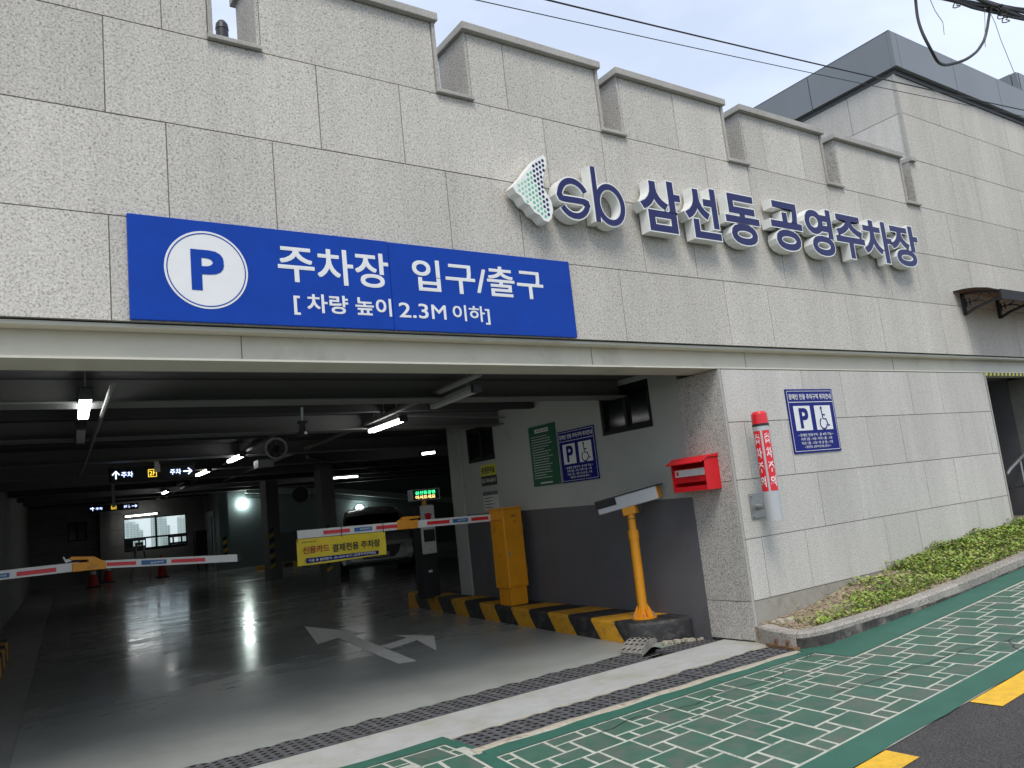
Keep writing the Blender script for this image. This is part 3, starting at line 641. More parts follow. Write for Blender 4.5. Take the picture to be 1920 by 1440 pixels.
# stair head rising behind the cornice
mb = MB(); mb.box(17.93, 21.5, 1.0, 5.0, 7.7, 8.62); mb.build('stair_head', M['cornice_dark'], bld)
mb = MB(); mb.box(17.95, 21.6, 0.93, 0.98, 7.72, 9.25); mb.box(17.84, 17.9, 1.05, 5.0, 7.72, 9.25); mb.box(17.86, 17.94, 0.94, 1.04, 7.72, 9.25); mb.box(17.95, 21.5, 1.0, 5, 8.62, 9.25)
mb.build('stair_head_cladding', M['cornice'], bld)
# roof slabs
mb = MB(); mb.hexa([(-4, .42, cz(.42) + .02), (XR, .42, cz(.42) + .02), (XR, 27, cz(27) + .02), (-4, 27, cz(27) + .02)], [(-4, .42, 3.9), (XR, .42, 3.9), (XR, 27, 3.9), (-4, 27, 3.9)]); mb.build('roof_slab', M['conc_in'], bld)
# steel H-beam over the entrance and the whole front
mb = MB()
mb.box(-4, XR, -0.004, 0.36, 2.709, 2.724); mb.box(-4, XR, 0.16, 0.19, 2.724, 2.925); mb.box(-4, XR, 0.03, 0.34, 2.926, 2.950)
mb.build('front_beam', M['beam'], bld)
for x in (1.62, 4.83, 7.0, 9.9):
    mb = MB(); mb.box(x, x + 0.006, 0.1575, 0.1595, 2.726, 2.924); mb.build('beam_seam', M['ibeam'], bld)
mb = MB(); mb.box(-4, 6.35, 0.361, 0.42, 2.715, 2.94); mb.build('beam_backing', M['ibeam'], bld)

# side wall of the entrance: pale paint over dark grey
def wall_strip(y0, y1, z0f, z1f, x0=6.352, x1=6.52):
    m_ = MB(); m_.hexa([(x0, y0, z0f(y0)), (x1, y0, z0f(y0)), (x1, y1, z0f(y1)), (x0, y1, z0f(y1))], [(x0, y0, z1f(y0)), (x1, y0, z1f(y0)), (x1, y1, z1f(y1)), (x0, y1, z1f(y1))]); return m_
gb = lambda y: 1.443 + 0.0115 * (y - 0.57)
wall_strip(0.577, 5.55, lambda y: -0.1, gb).build('side_wall_lower', M['wall_low'], bld)
W1, W2 = (1.015, 1.885, 2.262, 2.806), (4.275, 5.03, 2.252, 2.768)
cl = lambda y: cz(y) + 0.015
for y0, y1 in ((0.577, W1[0]), (W1[1], W2[0]), (W2[1], 5.55)): wall_strip(y0, y1, lambda y: gb(y) + 0.001, cl).build('side_wall_upper', M['wall_up'], bld)
for w in (W1, W2):
    wall_strip(w[0], w[1], lambda y: gb(y) + 0.001, lambda y: w[2]).build('side_wall_upper', M['wall_up'], bld)
    wall_strip(w[0], w[1], lambda y: w[3], cl).build('side_wall_upper', M['wall_up'], bld)
    fr_ = MB()
    y0, y1, z0, z1 = w; t_ = 0.045
    fr_.box(6.36, 6.44, y0, y1, z0, z0 + t_); fr_.box(6.36, 6.44, y0, y1, z1 - t_, z1); fr_.box(6.361, 6.439, y0, y0 + t_, z0 + t_, z1 - t_); fr_.box(6.361, 6.439, y1 - t_, y1, z0 + t_, z1 - t_); ym = (y0 + y1) / 2
    fr_.box(6.362, 6.438, ym - t_ / 2, ym + t_ / 2, z0 + t_, z1 - t_)
    f_ = fr_.build('window', M['frame'], bld)
    for a, b in ((y0 + t_, ym - t_ / 2), (ym + t_ / 2, y1 - t_)):
        sa = MB(); sx0 = 6.385 if a < ym - .1 else 6.40
        for (ya, yb, za, zb) in ((a, a + .035, z0 + t_, z1 - t_), (b - .035, b, z0 + t_, z1 - t_), (a + .035, b - .035, z0 + t_, z0 + t_ + .035), (a + .035, b - .035, z1 - t_ - .035, z1 - t_)): sa.box(sx0, sx0 + .02, ya, yb, za, zb)
        sa.build('sash', M['frame'], f_)
        pn = MB(); pn.box(sx0 + .008, sx0 + .014, a + .033, b - .033, z0 + t_ + .033, z1 - t_ - .033); pn.build('pane', M['dark_glass'], f_)
mb = MB(); mb.box(6.318, 6.351, 5.22, 5.552, fz(5.4), cz(5.4) - .01); mb.build('wall_pilaster', M['wall_up'], bld, bevel=0.004)
mb = MB(); mb.box(6.353, 6.52, 5.553, 5.60, -0.1, cz(5.5) + .01); mb.build('wall_end', M['wall_low'], bld)
# rest of the garage shell
GL = lambda y: -0.72 + 0.1 * y
mb = MB(); mb.hexa([(GL(0.5) - .2, 0.5, -0.4), (GL(0.5), 0.5, -0.4), (GL(26.2), 26.2, -0.4), (GL(26.2) - .2, 26.2, -0.4)], [(GL(0.5) - .2, 0.5, 3.3), (GL(0.5), 0.5, 3.3), (GL(26.2), 26.2, 3.4), (GL(26.2) - .2, 26.2, 3.4)]); mb.build('garage_left_wall', M['conc_in'], bld)
zc = 3.45
BW = (4.72, 6.83, 1.40, 2.56); SW = (2.98, 3.57, 1.95, 2.60)
def back(x0, x1, z0, z1, m, y=26.0, y1=26.25): mb = MB(); mb.box(x0, x1, y, y1, z0, z1); return mb.build('back_wall', m, bld)
back(1.4, SW[0], 0.2, zc, M['conc_in']); back(SW[0], SW[1], 0.2, SW[2], M['conc_in']); back(SW[0], SW[1], SW[3], zc, M['conc_in']); back(SW[1], BW[0], 0.2, zc, M['conc_in'])
back(BW[0], BW[1], 0.2, BW[2], M['conc_in']); back(BW[0], BW[1], BW[3], zc, M['conc_in']); back(BW[1], 7.5, 0.2, zc, M['conc_in'])
for z in (1.05, 1.62, 2.2, 2.75):
    for x0, x1 in ((2.0, 2.95), (3.6, 3.9), (4.28, 4.68)):
        mb = MB(); mb.box(x0, x1, 25.995, 26.0, z, z + 0.012); mb.build('wall_joint', M['black'], bld)
mb = MB(); mb.box(3.93, 4.26, 25.7, 25.998, 0.2, zc - .05); mb.build('column', M['conc_in'], bld)
# right-hand room: blue-grey end wall with a pale sloping beam, grey dado
mb = MB(); mb.box(7.75, 24, 24.0, 24.2, 0.2, zc); mb.build('end_wall', M['wall_blue'], bld)
mb = MB(); mb.box(9.4, 24, 23.97, 23.998, 0.2, 1.5); mb.build('end_wall_lower', M['wall_low'], bld)
mb = MB(); mb.prism([(8.4, 23.75, 3.20), (9.5, 23.75, 3.14), (12.0, 23.75, 2.92), (16.5, 23.75, 2.25), (24, 23.75, 1.2), (24, 23.75, .95), (16.5, 23.75, 2.02), (12.0, 23.75, 2.72), (9.5, 23.75, 2.94), (8.4, 23.75, 3.02)], (0, .2, 0)); mb.build('ramp_beam', M['band_white'], bld)
mb = MB(); mb.prism([(8.4, 23.9, 2.98), (9.5, 23.9, 2.90), (12.0, 23.9, 2.68), (16.5, 23.9, 1.98), (16.5, 23.9, 1.80), (12.0, 23.9, 2.52), (9.5, 23.9, 2.76), (8.4, 23.9, 2.84)], (0, .09, 0)); mb.build('ramp_beam', M['wall_blue'], bld)
mb = MB(); mb.box(7.45, 7.5, 24.301, 26.2, .2, zc); mb.build('partition', M['conc_in'], bld)
mb = MB(); mb.box(24, 24.2, 0.5, 26.2, -.4, 3.6); mb.build('garage_right_wall', M['conc_in'], bld)
for x0, x1 in ((7.44, 7.76),):
    mb = MB(); mb.box(x0, x1, 23.86, 24.3, .2, zc); c_ = mb.build('column', M['wall_blue'], bld)
# pillars with hazard sleeves
for (x0, x1, y0, y1, nm) in ((6.80, 7.14, 16.4, 16.9, 0), (6.90, 7.23, 12.6, 13.0, 1)):
    mb = MB(); mb.box(x0, x1, y0, y1, fz(y0) - .05, cz(y0) + .05); c_ = mb.build('pillar', M['ibeam'], bld, bevel=0.01)
    sl_ = MB()
    for k in range(8):
        z0 = fz(y0) + .30 + k * .135
        sl_.prism([(x0 + 0.02, y0 - .006, z0), (x0 + .15, y0 - .006, z0 + .06), (x0 + .15, y0 - .006, z0 + .125), (x0 + 0.02, y0 - .006, z0 + .066)], (0, .004, 0), k % 2)
    sl_.build('hazard_sleeve', [M['yellow'], M['black']], c_)
mb = MB()
for k in range(6): mb.prism([(7.53, 23.85, .75 + k * .135), (7.66, 23.85, .81 + k * .135), (7.66, 23.85, .935 + k * .135), (7.53, 23.85, .875 + k * .135)], (0, .008, 0), k % 2)
mb.build('hazard_sleeve', [M['yellow'], M['black']], bld)
# floor-level hazard kerb in front of the end wall
mb = MB()
for k in range(9): mb.prism([(7.9 + k * .3, 21.4 - k * .02, fz(21.4) + .0), (8.2 + k * .3, 21.4 - k * .02, fz(21.4)), (8.2 + k * .3, 21.4 - k * .02, fz(21.4) + .12), (7.9 + k * .3, 21.4 - k * .02, fz(21.4) + .12)], (0, .15, 0), k % 2)
o = mb.build('wheel_stop', [M['yellow'], M['black']]); tag(o, 'low black and yellow kerb on the floor left of the far pillar', 'kerb')

# big window in the back wall
wf = MB(); x0, x1, z0, z1 = BW; ya, yb = 26.03, 26.12
zm = 1.875
for (a, b, c_, d) in ((x0, x1, z1 - .03, z1), (x0, x1, zm - .06, zm), (x0, x0 + .03, z0, z1 - .031), (x1 - .03, x1, z0, z1 - .031), (5.76, 5.82, zm + .001, z1 - .031), (5.76, 5.82, z0, zm - .061), (x0 + .031, x1 - .031, z0, z0 + .10)):
    wf.box(a, b, ya, yb, c_, d)
wf.box(x0 + .031, 5.02, ya + .02, yb - .02, z0 + .101, zm - .061); wf.box(5.41, 5.44, ya + .02, yb - .02, z0 + .101, zm - .061)
wf.box(5.02, 5.41, ya + .02, yb - .02, z0 + .101, z0 + .18); wf.box(5.02, 5.41, ya + .02, yb - .02, zm - .11, zm - .061); wf.box(5.19, 5.24, ya + .02, yb - .02, z0 + .181, zm - .111)
wf.box(6.18, 6.24, ya + .02, yb - .02, z0 + .101, zm - .061); wf.box(6.24, 6.80, ya + .02, yb - .02, z0 + .101, z0 + .18); wf.box(6.24, 6.80, ya + .02, yb - .02, zm - .12, zm - .061); wf.box(6.33, 6.38, ya + .02, yb - .02, z0 + .181, zm - .121); wf.box(6.62, 6.67, ya + .02, yb - .02, z0 + .181, zm - .121)
wfo = wf.build('window', M['frame'], bld)
for a, b, c_, d in ((x0 + .03, 5.76, zm, z1 - .03), (5.82, x1 - .03, zm, z1 - .03), (x0 + .03, 5.76, z0 + .1, zm - .06), (5.82, x1 - .03, z0 + .1, zm - .06)):
    mb = MB(); mb.box(a, b, 26.072, 26.078, c_, d); mb.build('pane', M['pane'], wfo)
wf = MB(); x0, x1, z0, z1 = SW
for (a, b, c_, d) in ((x0, x1, z1 - .05, z1), (x0, x1, z0, z0 + .05), (x0, x0 + .05, z0 + .051, z1 - .051), (x1 - .05, x1, z0 + .051, z1 - .051), ((x0 + x1) / 2 - .03, (x0 + x1) / 2 + .03, z0 + .051, z1 - .051)): wf.box(a, b, 25.99, 26.1, c_, d)
wfo = wf.build('window', M['frame'], bld)
for a, b in ((x0 + .05, (x0 + x1) / 2 - .03), ((x0 + x1) / 2 + .03, x1 - .05)):
    mb = MB(); mb.box(a, b, 26.05, 26.056, z0 + .05, z1 - .05); mb.build('pane', M['dark_glass'], wfo)
# door at the far right of the back wall
mb = MB(); mb.box(7.40, 7.449, 24.5, 25.5, .46, 2.55); d_ = mb.build('door', M['band_white'], bld); mb = MB(); mb.box(7.36, 7.398, 24.66, 25.3, .6, 2.35); mb.build('door_panel', M['wall_blue'], d_)

# ceiling: deck ribs and I-beams across, conduits along
mb = MB(); mb.hexa([(-3, .43, cz(.43)), (24, .43, cz(.43)), (24, 26, cz(26)), (-3, 26, cz(26))], [(-3, .43, cz(.43) + .015), (24, .43, cz(.43) + .015), (24, 26, cz(26) + .015), (-3, 26, cz(26) + .015)]); mb.build('ceiling_deck', M['ceil'], bld)
for y in (1.42, 4.0, 7.2, 10.0, 13.0, 16.0, 19.0, 22.0, 25.0):
    zb = 2.648 + SL * (y - .8); xl, xr = GL(y) + .01, (6.345 if y < 5.5 else 23.9)
    mb = MB(); mb.box(xl, xr, y - .05, y + .22, zb, zb + .014); mb.box(xl, xr, y + .08, y + .095, zb + .014, cz(y) - .002)
    mb.build('ceiling_beam', M['ibeam'], bld)
    for dy in (0.9, 1.75):
        if y + dy > 25: continue
        zb2 = cz(y + dy) - 0.085; mb = MB(); mb.box(xl, xr - .02, y + dy, y + dy + .09, zb2, cz(y + dy) - .001); mb.build('deck_rib', M['ceil'], bld)

# ------------------------------------------------------------------ right-hand doorway
mb = MB(); mb.box(DOOR0, DOOR1, 0.05, 3.5, 0.50, 0.56); mb.build('corridor_floor', M['conc'], bld)
DL = Plane((DOOR0 - .02, 0, 0), (0, 1, 0), (0, 0, 1), (1, 0, 0))
for z0, z1, js in ((.56, .98, [.9]), (.98, 1.567, [.45, 1.5]), (1.567, 2.154, [.9]), (2.154, 2.72, [.45, 1.5])):
    panels(z0, z1, js, 0.02, 3.5, M['stone_trim'], DL, 0.03)
mb = MB(); mb.box(DOOR0, DOOR1, 3.5, 3.6, .5, 2.9); mb.box(DOOR1, DOOR1 + .05, .58, 3.5, .5, 2.9); mb.box(DOOR0, DOOR1, .4, 3.5, 2.74, 2.86); mb.build('corridor_shell', M['wall_low'], bld)
mb = MB(); mb.box(DOOR0 - .028, DOOR0 - .002, -.012, .05, .60, 2.70); mb.build('door_trim', M['stone_trim'], bld)
mb = MB(); mb.box(11.80, DOOR1 + .1, -.22, .045, .44, .575); mb.build('door_step', M['kerb'], bld, bevel=.008)
tp = MB()
for k in range(34):
    a = DOOR0 + .01 + k * .058
    if a + .06 > DOOR1: break
    tp.prism([(a, -.008, 2.665), (a + .058, -.008, 2.665), (a + .075, -.008, 2.705), (a + .017, -.008, 2.705)], (0, .004, 0), k % 2)
o = tp.build('hazard_tape', [M['yellow_sign'], M['black']]); tag(o, 'black and yellow hazard tape along the head of the right-hand doorway', 'tape')
hr = thing('handrail', 'steel handrail with a dark lower bar inside the right-hand doorway', 'handrail', (13.2, .5, .56))
mb = MB(); mb.tube([(13.12, .5, 1.24), (13.25, .5, 1.31), (13.85, .5, 1.52)], .024, 10); mb.build('rail', M['steel'], hr, smooth=True)
mb = MB(); mb.cyl((13.62, .5, .56), (13.62, .5, 1.43), .02); mb.build('post', M['steel'], hr, smooth=True)
mb = MB(); mb.tube([(13.1, .5, 1.03), (13.85, .5, 1.03)], .016, 8); mb.tube([(13.70, .5, 1.03), (13.70, .5, .75), (13.62, .5, .66)], .012, 8); mb.build('lower_bar', M['black'], hr, smooth=True)

# ------------------------------------------------------------------ canopy over the doorway
cn = thing('door_canopy', 'dark curved canopy on two scrolled iron brackets above the right-hand doorway', 'canopy', (12.5, 0, 3.6))
prof = [(0.0, 3.86), (-.15, 3.855), (-.30, 3.83), (-.45, 3.785), (-.58, 3.72)]
mb = MB(); mb.strip([[(11.50, y, z), (14.3, y, z)] for y, z in prof] ); mb.strip([[(11.50, y, z - .006), (14.3, y, z - .006)] for y, z in prof]); mb.build('sheet', M['canopy'], cn)
mb = MB(); mb.box(11.50, 14.3, -.605, -.58, 3.60, 3.735); mb.tube([(11.5, y, z + .004) for y, z in prof], .012, 6); mb.build('edge_profile', M['rubber'], cn)
for x in (11.68, 12.72, 13.76):
    mb = MB(); BP = Plane((x, 0, 0), (0, -1, 0), (0, 0, 1), (1, 0, 0))
    top = [(-y, z - .03) for y, z in prof]
    stroke(mb, BP, [(.022, 3.84), (.022, 3.53)], .04, -.02, .02); stroke(mb, BP, top, .035, -.02, .02)
    stroke(mb, BP, [(.03, 3.545), (.18, 3.60), (.36, 3.635), (.52, 3.665), (.575, 3.70)], .035, -.02, .02)
    stroke(mb, BP, [(.05, 3.70), (.16, 3.70), (.22, 3.72), (.30, 3.79)], .016, -.01, .01); stroke(mb, BP, [(.16, 3.70), (.26, 3.68), (.32, 3.64)], .016, -.01, .01)
    stroke(mb, BP, [(.06, 3.64), (.06, 3.75), (.11, 3.75), (.11, 3.65)], .014, -.01, .01); stroke(mb, BP, arc(.40, 3.745, .028, 0, 330, 12), .012, -.01, .01)
    mb.build('bracket', M['black'], cn)

# ================================================================== SIGNS ON THE FACADE
sg = thing('entrance_sign', 'wide blue parking entrance sign with a white P disc on the granite front', 'sign', (2.7, 0, 2.96))
plate('panel', FRONT, 0.882, 2.728, 2.966, 3.672, 0.004, 0.034, M['blue'], sg, 0.003)
plate('panel', FRONT, 2.732, 4.528, 2.966, 3.668, 0.004, 0.034, M['blue'], sg, 0.003)
FS = Plane((0, -0.034, 0), (1, 0, 0), (0, 0, 1), (0, -1, 0))
d0 = disc(FS, 1.366, 3.328, 0.272, 0.002, 56); d0.build('disc', M['white'], sg)
disc(FS, 1.366, 3.328, 0.258, 0.004, 56, 0.251).build('disc_ring', M['blue'], sg)
text('letter_p', 'P', FS, 1.262, 1.478, 3.182, 3.466, M['blue'], sg, 0.004, 0.030)
text('lettering', '주차장', FS, 1.852, 2.718, 3.288, 3.565, M['white'], sg, 0.002, 0.014)
text('lettering', '입구/출구', FS, 2.923, 4.205, 3.290, 3.556, M['white'], sg, 0.002, 0.014)
text('lettering', '[ 차량 높이', FS, 1.95, 2.716, 3.046, 3.208, M['white'], sg, 0.002, 0.018)
text('lettering', '2.3', FS, 2.778, 3.035, 3.066, 3.186, M['white'], sg, 0.002, 0.010)
text('lettering', 'M', FS, 3.064, 3.196, 3.066, 3.184, M['white'], sg, 0.002, 0.008)
text('lettering', '이하]', FS, 3.258, 3.612, 3.042, 3.196, M['white'], sg, 0.002, 0.014)

rv = MB()
for x in (.91, 1.8, 2.70, 2.76, 3.6, 4.50):
    for z in (2.985, 3.65): rv.cyl((x, -.033, z), (x, -.036, z), .004, n=8)
rv.build('rivets', M['blue'], sg)
# raised channel letters: white metal body with a navy face
LETTERS = [('삼', 5.41, 5.975, 4.04, 4.585, 'samseon-dong letter 삼, first of the eight Korean letters'), ('선', 6.03, 6.53, 4.035, 4.596, 'letter 선, second Korean letter, right of 삼'), ('동', 6.645, 7.19, 4.03, 4.597, 'letter 동, third Korean letter, left of the gap'),
           ('공', 7.40, 7.955, 4.045, 4.616, 'letter 공, fourth Korean letter, right of the gap'), ('영', 8.03, 8.55, 4.045, 4.627, 'letter 영 with two rings, fifth Korean letter'), ('주', 8.61, 9.20, 4.065, 4.612, 'letter 주 with a single long stem, sixth Korean letter'),
           ('차', 9.18, 9.82, 4.072, 4.62, 'letter 차, seventh Korean letter, second from the right'), ('장', 9.80, 10.465, 4.072, 4.636, 'letter 장, the last Korean letter at the right')]
LZ = 0.150
LETTERS = [(c_, a * 1.002, b * 1.002, d + .003, e + .004, f_) for c_, a, b, d, e, f_ in LETTERS]
for chh, x0, x1, z0, z1, lab in LETTERS:
    root = thing('channel_letter', 'raised navy faced white sided ' + lab.replace('samseon-dong ', ''), 'sign letter', ((x0 + x1) / 2, 0, z0), 'raised letters on the granite facade')
    vf, ff = glyph(chh, 0.028); a0, a1, b0, b1 = bounds(vf); sx_ = (x1 - x0) / (a1 - a0); sz_ = (z1 - z0) / (b1 - b0)
    vb, fb = glyph(chh, 0.048, 0.5)
    mb = MB(); mb.add([(x0 + (v[0] - a0) * sx_, -0.035 - (v[2] + .5) * (LZ - 0.037), z0 + (v[1] - b0) * sz_) for v in vb], fb); mb.build('letter_body', M['letter_side'], root)
    mb = MB(); mb.add([(x0 + (v[0] - a0) * sx_, -LZ, z0 + (v[1] - b0) * sz_) for v in vf], ff); mb.build('letter_face', M['letter_face'], root)
    mb = MB()
    for fx in (.25, .75): mb.cyl((x0 + (x1 - x0) * fx, 0.0, (z0 + z1) / 2), (x0 + (x1 - x0) * fx, -0.06, (z0 + z1) / 2), .006, n=6)
    mb.build('stud', M['steel'], root)
def custom_letter(label, strokes, w, loc):
    root = thing('channel_letter', label, 'sign letter', loc, 'raised letters on the granite facade')
    mb = MB(); fb = MB()
    for i, (pts, cl_) in enumerate(strokes):
        stroke(mb, FRONT, pts, w + .028, 0.03 + i * .0007, LZ - 0.004 - i * .0009, cl_); stroke(fb, FRONT, pts, w, LZ + i * 0.0008, None, cl_)
    mb.build('letter_body', M['letter_side'], root); fb.build('letter_face', M['letter_face'], root)
S_ = arc(4.578, 4.245, .165, 22, 178, 16, .165) + [(4.425, 4.215)] + [(4.50, 4.222), (4.62, 4.222), (4.735, 4.222)] + arc(4.578, 4.215, .158, -8, -165, 16, .145)
S_ = arc(4.582, 4.240, .160, 25, 165, 14, .165) + [(4.417, 4.25), (4.425, 4.228), (4.46, 4.221), (4.60, 4.222), (4.71, 4.221), (4.738, 4.212), (4.745, 4.19)] + arc(4.582, 4.225, .160, -18, -150, 14, .155)
custom_letter('raised navy letter s with a straight middle bar, right of the dotted emblem', [(S_, False)], .056, (4.58, 0, 4.04))
custom_letter('raised navy letter b with a round bowl beside the letter s', [([(4.853, 4.588), (4.853, 4.045)], False), (arc(5.025, 4.235, .155, 0, 352.5, 47, .178), True)], .056, (5.0, 0, 4.04))
# dotted emblem
FOOT = [(4.279, 4.595), (4.303, 4.572), (4.297, 4.497), (4.250, 4.386), (4.245, 4.285), (4.281, 4.224), (4.312, 4.168), (4.318, 4.095), (4.291, 4.019), (4.255, 3.983), (4.210, 3.988), (4.172, 4.030), (4.118, 4.052), (4.080, 4.105), (4.030, 4.126), (3.998, 4.178), (3.95, 4.203), (3.923, 4.25), (3.981, 4.310), (4.054, 4.380), (4.127, 4.465), (4.2, 4.545)]
em = thing('emblem', 'white foot shaped emblem with green and navy dots, left of the letter s', 'emblem', (4.1, 0, 3.98))
mb = MB(); cxf, czf = 4.16, 4.24
mb.prism([(cxf + (x - cxf) * 1.05, -0.03, czf + (z - czf) * 1.035) for x, z in FOOT], (0, -(LZ - .03), 0)); mb.build('emblem_body', M['letter_side'], em)
def inside(x, z, P):
    r_ = False; j = len(P) - 1
    for i in range(len(P)):
        if (P[i][1] > z) != (P[j][1] > z) and x < (P[j][0] - P[i][0]) * (z - P[i][1]) / (P[j][1] - P[i][1]) + P[i][0]: r_ = not r_
        j = i
    return r_
dots = [MB(), MB(), MB()]; sh = [(cxf + (x - cxf) * .90, czf + (z - czf) * .95) for x, z in FOOT]
for i in range(-20, 20):
    for j in range(-30, 30):
        x, z = 4.16 + i * .0365, 4.25 + j * .046 + (i % 2) * .023
        if inside(x, z, sh):
            k = 0 if (x - 4.16) * 1.1 + (z - 4.25) * .35 > 0.03 else (1 if (x - 4.1) + (z - 4.2) * .2 > -0.02 else 2)
            rr = .0155 if k == 0 else .0145
            q = disc(FRONT, x, z, rr, LZ + .0015, 8); dots[k].add(q.v, q.f)
for k, m_ in enumerate((M['letter_face'], M['teal_dot'], M['teal_pale'])): dots[k].build('dots', m_, em)

# ---- disabled-parking notice boards
def wheelchair(pl, cx, cz_, s, m, parent, out):
    mb = MB()
    q = disc(pl, cx - .02 * s, cz_ + .40 * s, .062 * s, out, 14); mb.add(q.v, q.f)
    stroke(mb, pl, [(cx - .02 * s, cz_ + .36 * s), (cx + .015 * s, cz_ - .02 * s), (cx + .20 * s, cz_ - .03 * s), (cx + .31 * s, cz_ - .30 * s), (cx + .40 * s, cz_ - .26 * s)], .065 * s, out)
    stroke(mb, pl, [(cx + .0 * s, cz_ + .14 * s), (cx + .18 * s, cz_ + .13 * s)], .055 * s, out)
    stroke(mb, pl, arc(cx + .01 * s, cz_ - .20 * s, .215 * s, 118, 350, 20), .06 * s, out)
    mb.build('wheelchair_symbol', m, parent)
def notice(label, pl, x0, x1, z0, z1, group):
    w, h = x1 - x0, z1 - z0
    root = thing('notice_board', label, 'sign', tuple(pl((x0 + x1) / 2, z0)), group)
    plate('board', pl, x0, x1, z0, z1, 0.002, 0.012, M['navy'], root)
    X = lambda a: x0 + a * w
    Z = lambda b: z0 + b * h
    mb = MB()
    for (a, b, c_, d) in ((.02, .98, .965, .972), (.02, .98, .03, .037), (.02, .028, .03, .972), (.972, .98, .03, .972), (.02, .98, .79, .80)):
        mb.poly([pl(X(a), Z(c_), .014), pl(X(b), Z(c_), .014), pl(X(b), Z(d), .014), pl(X(a), Z(d), .014)])
    mb.build('border', M['white'], root)
    text('lettering', '장애인 전용 주차구역 위치안내', pl, X(.05), X(.95), Z(.835), Z(.925), M['white'], root, .014, .02)
    for a, b in ((.11, .455), (.545, .895)):
        mb = MB(); mb.poly([pl(X(a), Z(.35), .014), pl(X(b), Z(.35), .014), pl(X(b), Z(.735), .014), pl(X(a), Z(.735), .014)]); mb.build('white_field', M['white'], root)
    text('letter_p', 'P', pl, X(.21), X(.395), Z(.385), Z(.70), M['navy'], root, .016, .03)
    wheelchair(pl, X(.695), Z(.53), .32 * h * 1.28, M['navy'], root, .016)
    for k, (s_, a, b) in enumerate((('• 장애인 전용구역 : 총 4대 가능 •', .13, .87), ('지하 2층 : 1대 / 지하 1층 : 1대', .17, .83), ('지상 1층 : 1대 / 옥 상 층 : 1대', .17, .83), ('• 평면도 (위치안내) 참고 •', .22, .78))):
        text('lettering', s_, pl, X(a), X(b), Z(.255 - k * .063), Z(.302 - k * .063), M['white'], root, .014, .012)
    return root
NF = Plane((0, 0, 0), (1, 0, 0), (0, 0, 1), (0, -1, 0))
notice('navy wheelchair parking notice on the outer granite wall, right of the red beacon', NF, 7.37, 8.22, 1.78, 2.487, 'disabled parking notices')
NS = Plane((6.352, 0, 0), (0, -1, 0), (0, 0, 1), (-1, 0, 0))
notice('navy disabled parking notice with wheelchair symbol inside the entrance, beside the green notice', NS, -2.75, -2.02, 1.768, 2.425, 'disabled parking notices')
gs = thing('notice_board', 'tall green tariff notice with small white text on the pale side wall', 'sign', (6.35, 3.1, 1.77))
plate('board', NS, -3.378, -2.786, 1.772, 2.57, .002, .012, M['green_sign'], gs)
mb = MB(); stroke(mb, NS, [(-3.24, 2.50), (-2.93, 2.50)], .05, .014); mb.build('title_field', M['white'], gs)
text('lettering', '노외주차장 요금안내', NS, -3.23, -2.94, 2.484, 2.516, M['black_print'], gs, .016, .02)
mb = MB()
zz = 2.42
for k in range(17):
    ln = R.choice((.22, .30, .36, .40, .44)); a = -3.33
    while a < -3.33 + ln:
        b = a + R.uniform(.03, .07); mb.poly([NS(a, zz, .014), NS(b, zz, .014), NS(b, zz + .009, .014), NS(a, zz + .009, .014)]); a = b + .008
    zz -= .034
mb.poly([NS(-3.22, 1.80, .014), NS(-2.95, 1.80, .014), NS(-2.95, 1.82, .014), NS(-3.22, 1.82, .014)])
mb.build('small_print', M['paper'], gs)
ys = thing('notice_board', 'small yellow and black phone notice under the far side window', 'sign', (6.35, 4.5, 1.9))
plate('board', NS, -4.69, -4.285, 2.03, 2.19, .002, .010, M['yellow_sign'], ys); plate('board', NS, -4.69, -4.285, 1.885, 2.028, .002, .010, M['black_print'], ys)
text('lettering', '운영관리실', NS, -4.66, -4.31, 2.06, 2.16, M['black_print'], ys, .012, .03); text('lettering', '02-744-6011', NS, -4.67, -4.30, 1.93, 1.99, M['paper'], ys, .012, .02)
pn = thing('paper_notice', 'white paper notice with a dark heading on the wall behind the orange cabinet', 'notice', (6.35, 4.5, 1.5))
plate('sheet', NS, -4.69, -4.29, 1.52, 1.80, .002, .006, M['paper'], pn)
plate('heading', NS, -4.69, -4.29, 1.745, 1.80, .0065, .008, M['wall_low'], pn)
mb = MB()
for k in range(4): mb.poly([NS(-4.66, 1.70 - k * .045, .008), NS(-4.36 - R.uniform(0, .15), 1.70 - k * .045, .008), NS(-4.36 - .05 * k, 1.712 - k * .045, .008), NS(-4.66, 1.712 - k * .045, .008)])
mb.build('small_print', M['black_print'], pn)

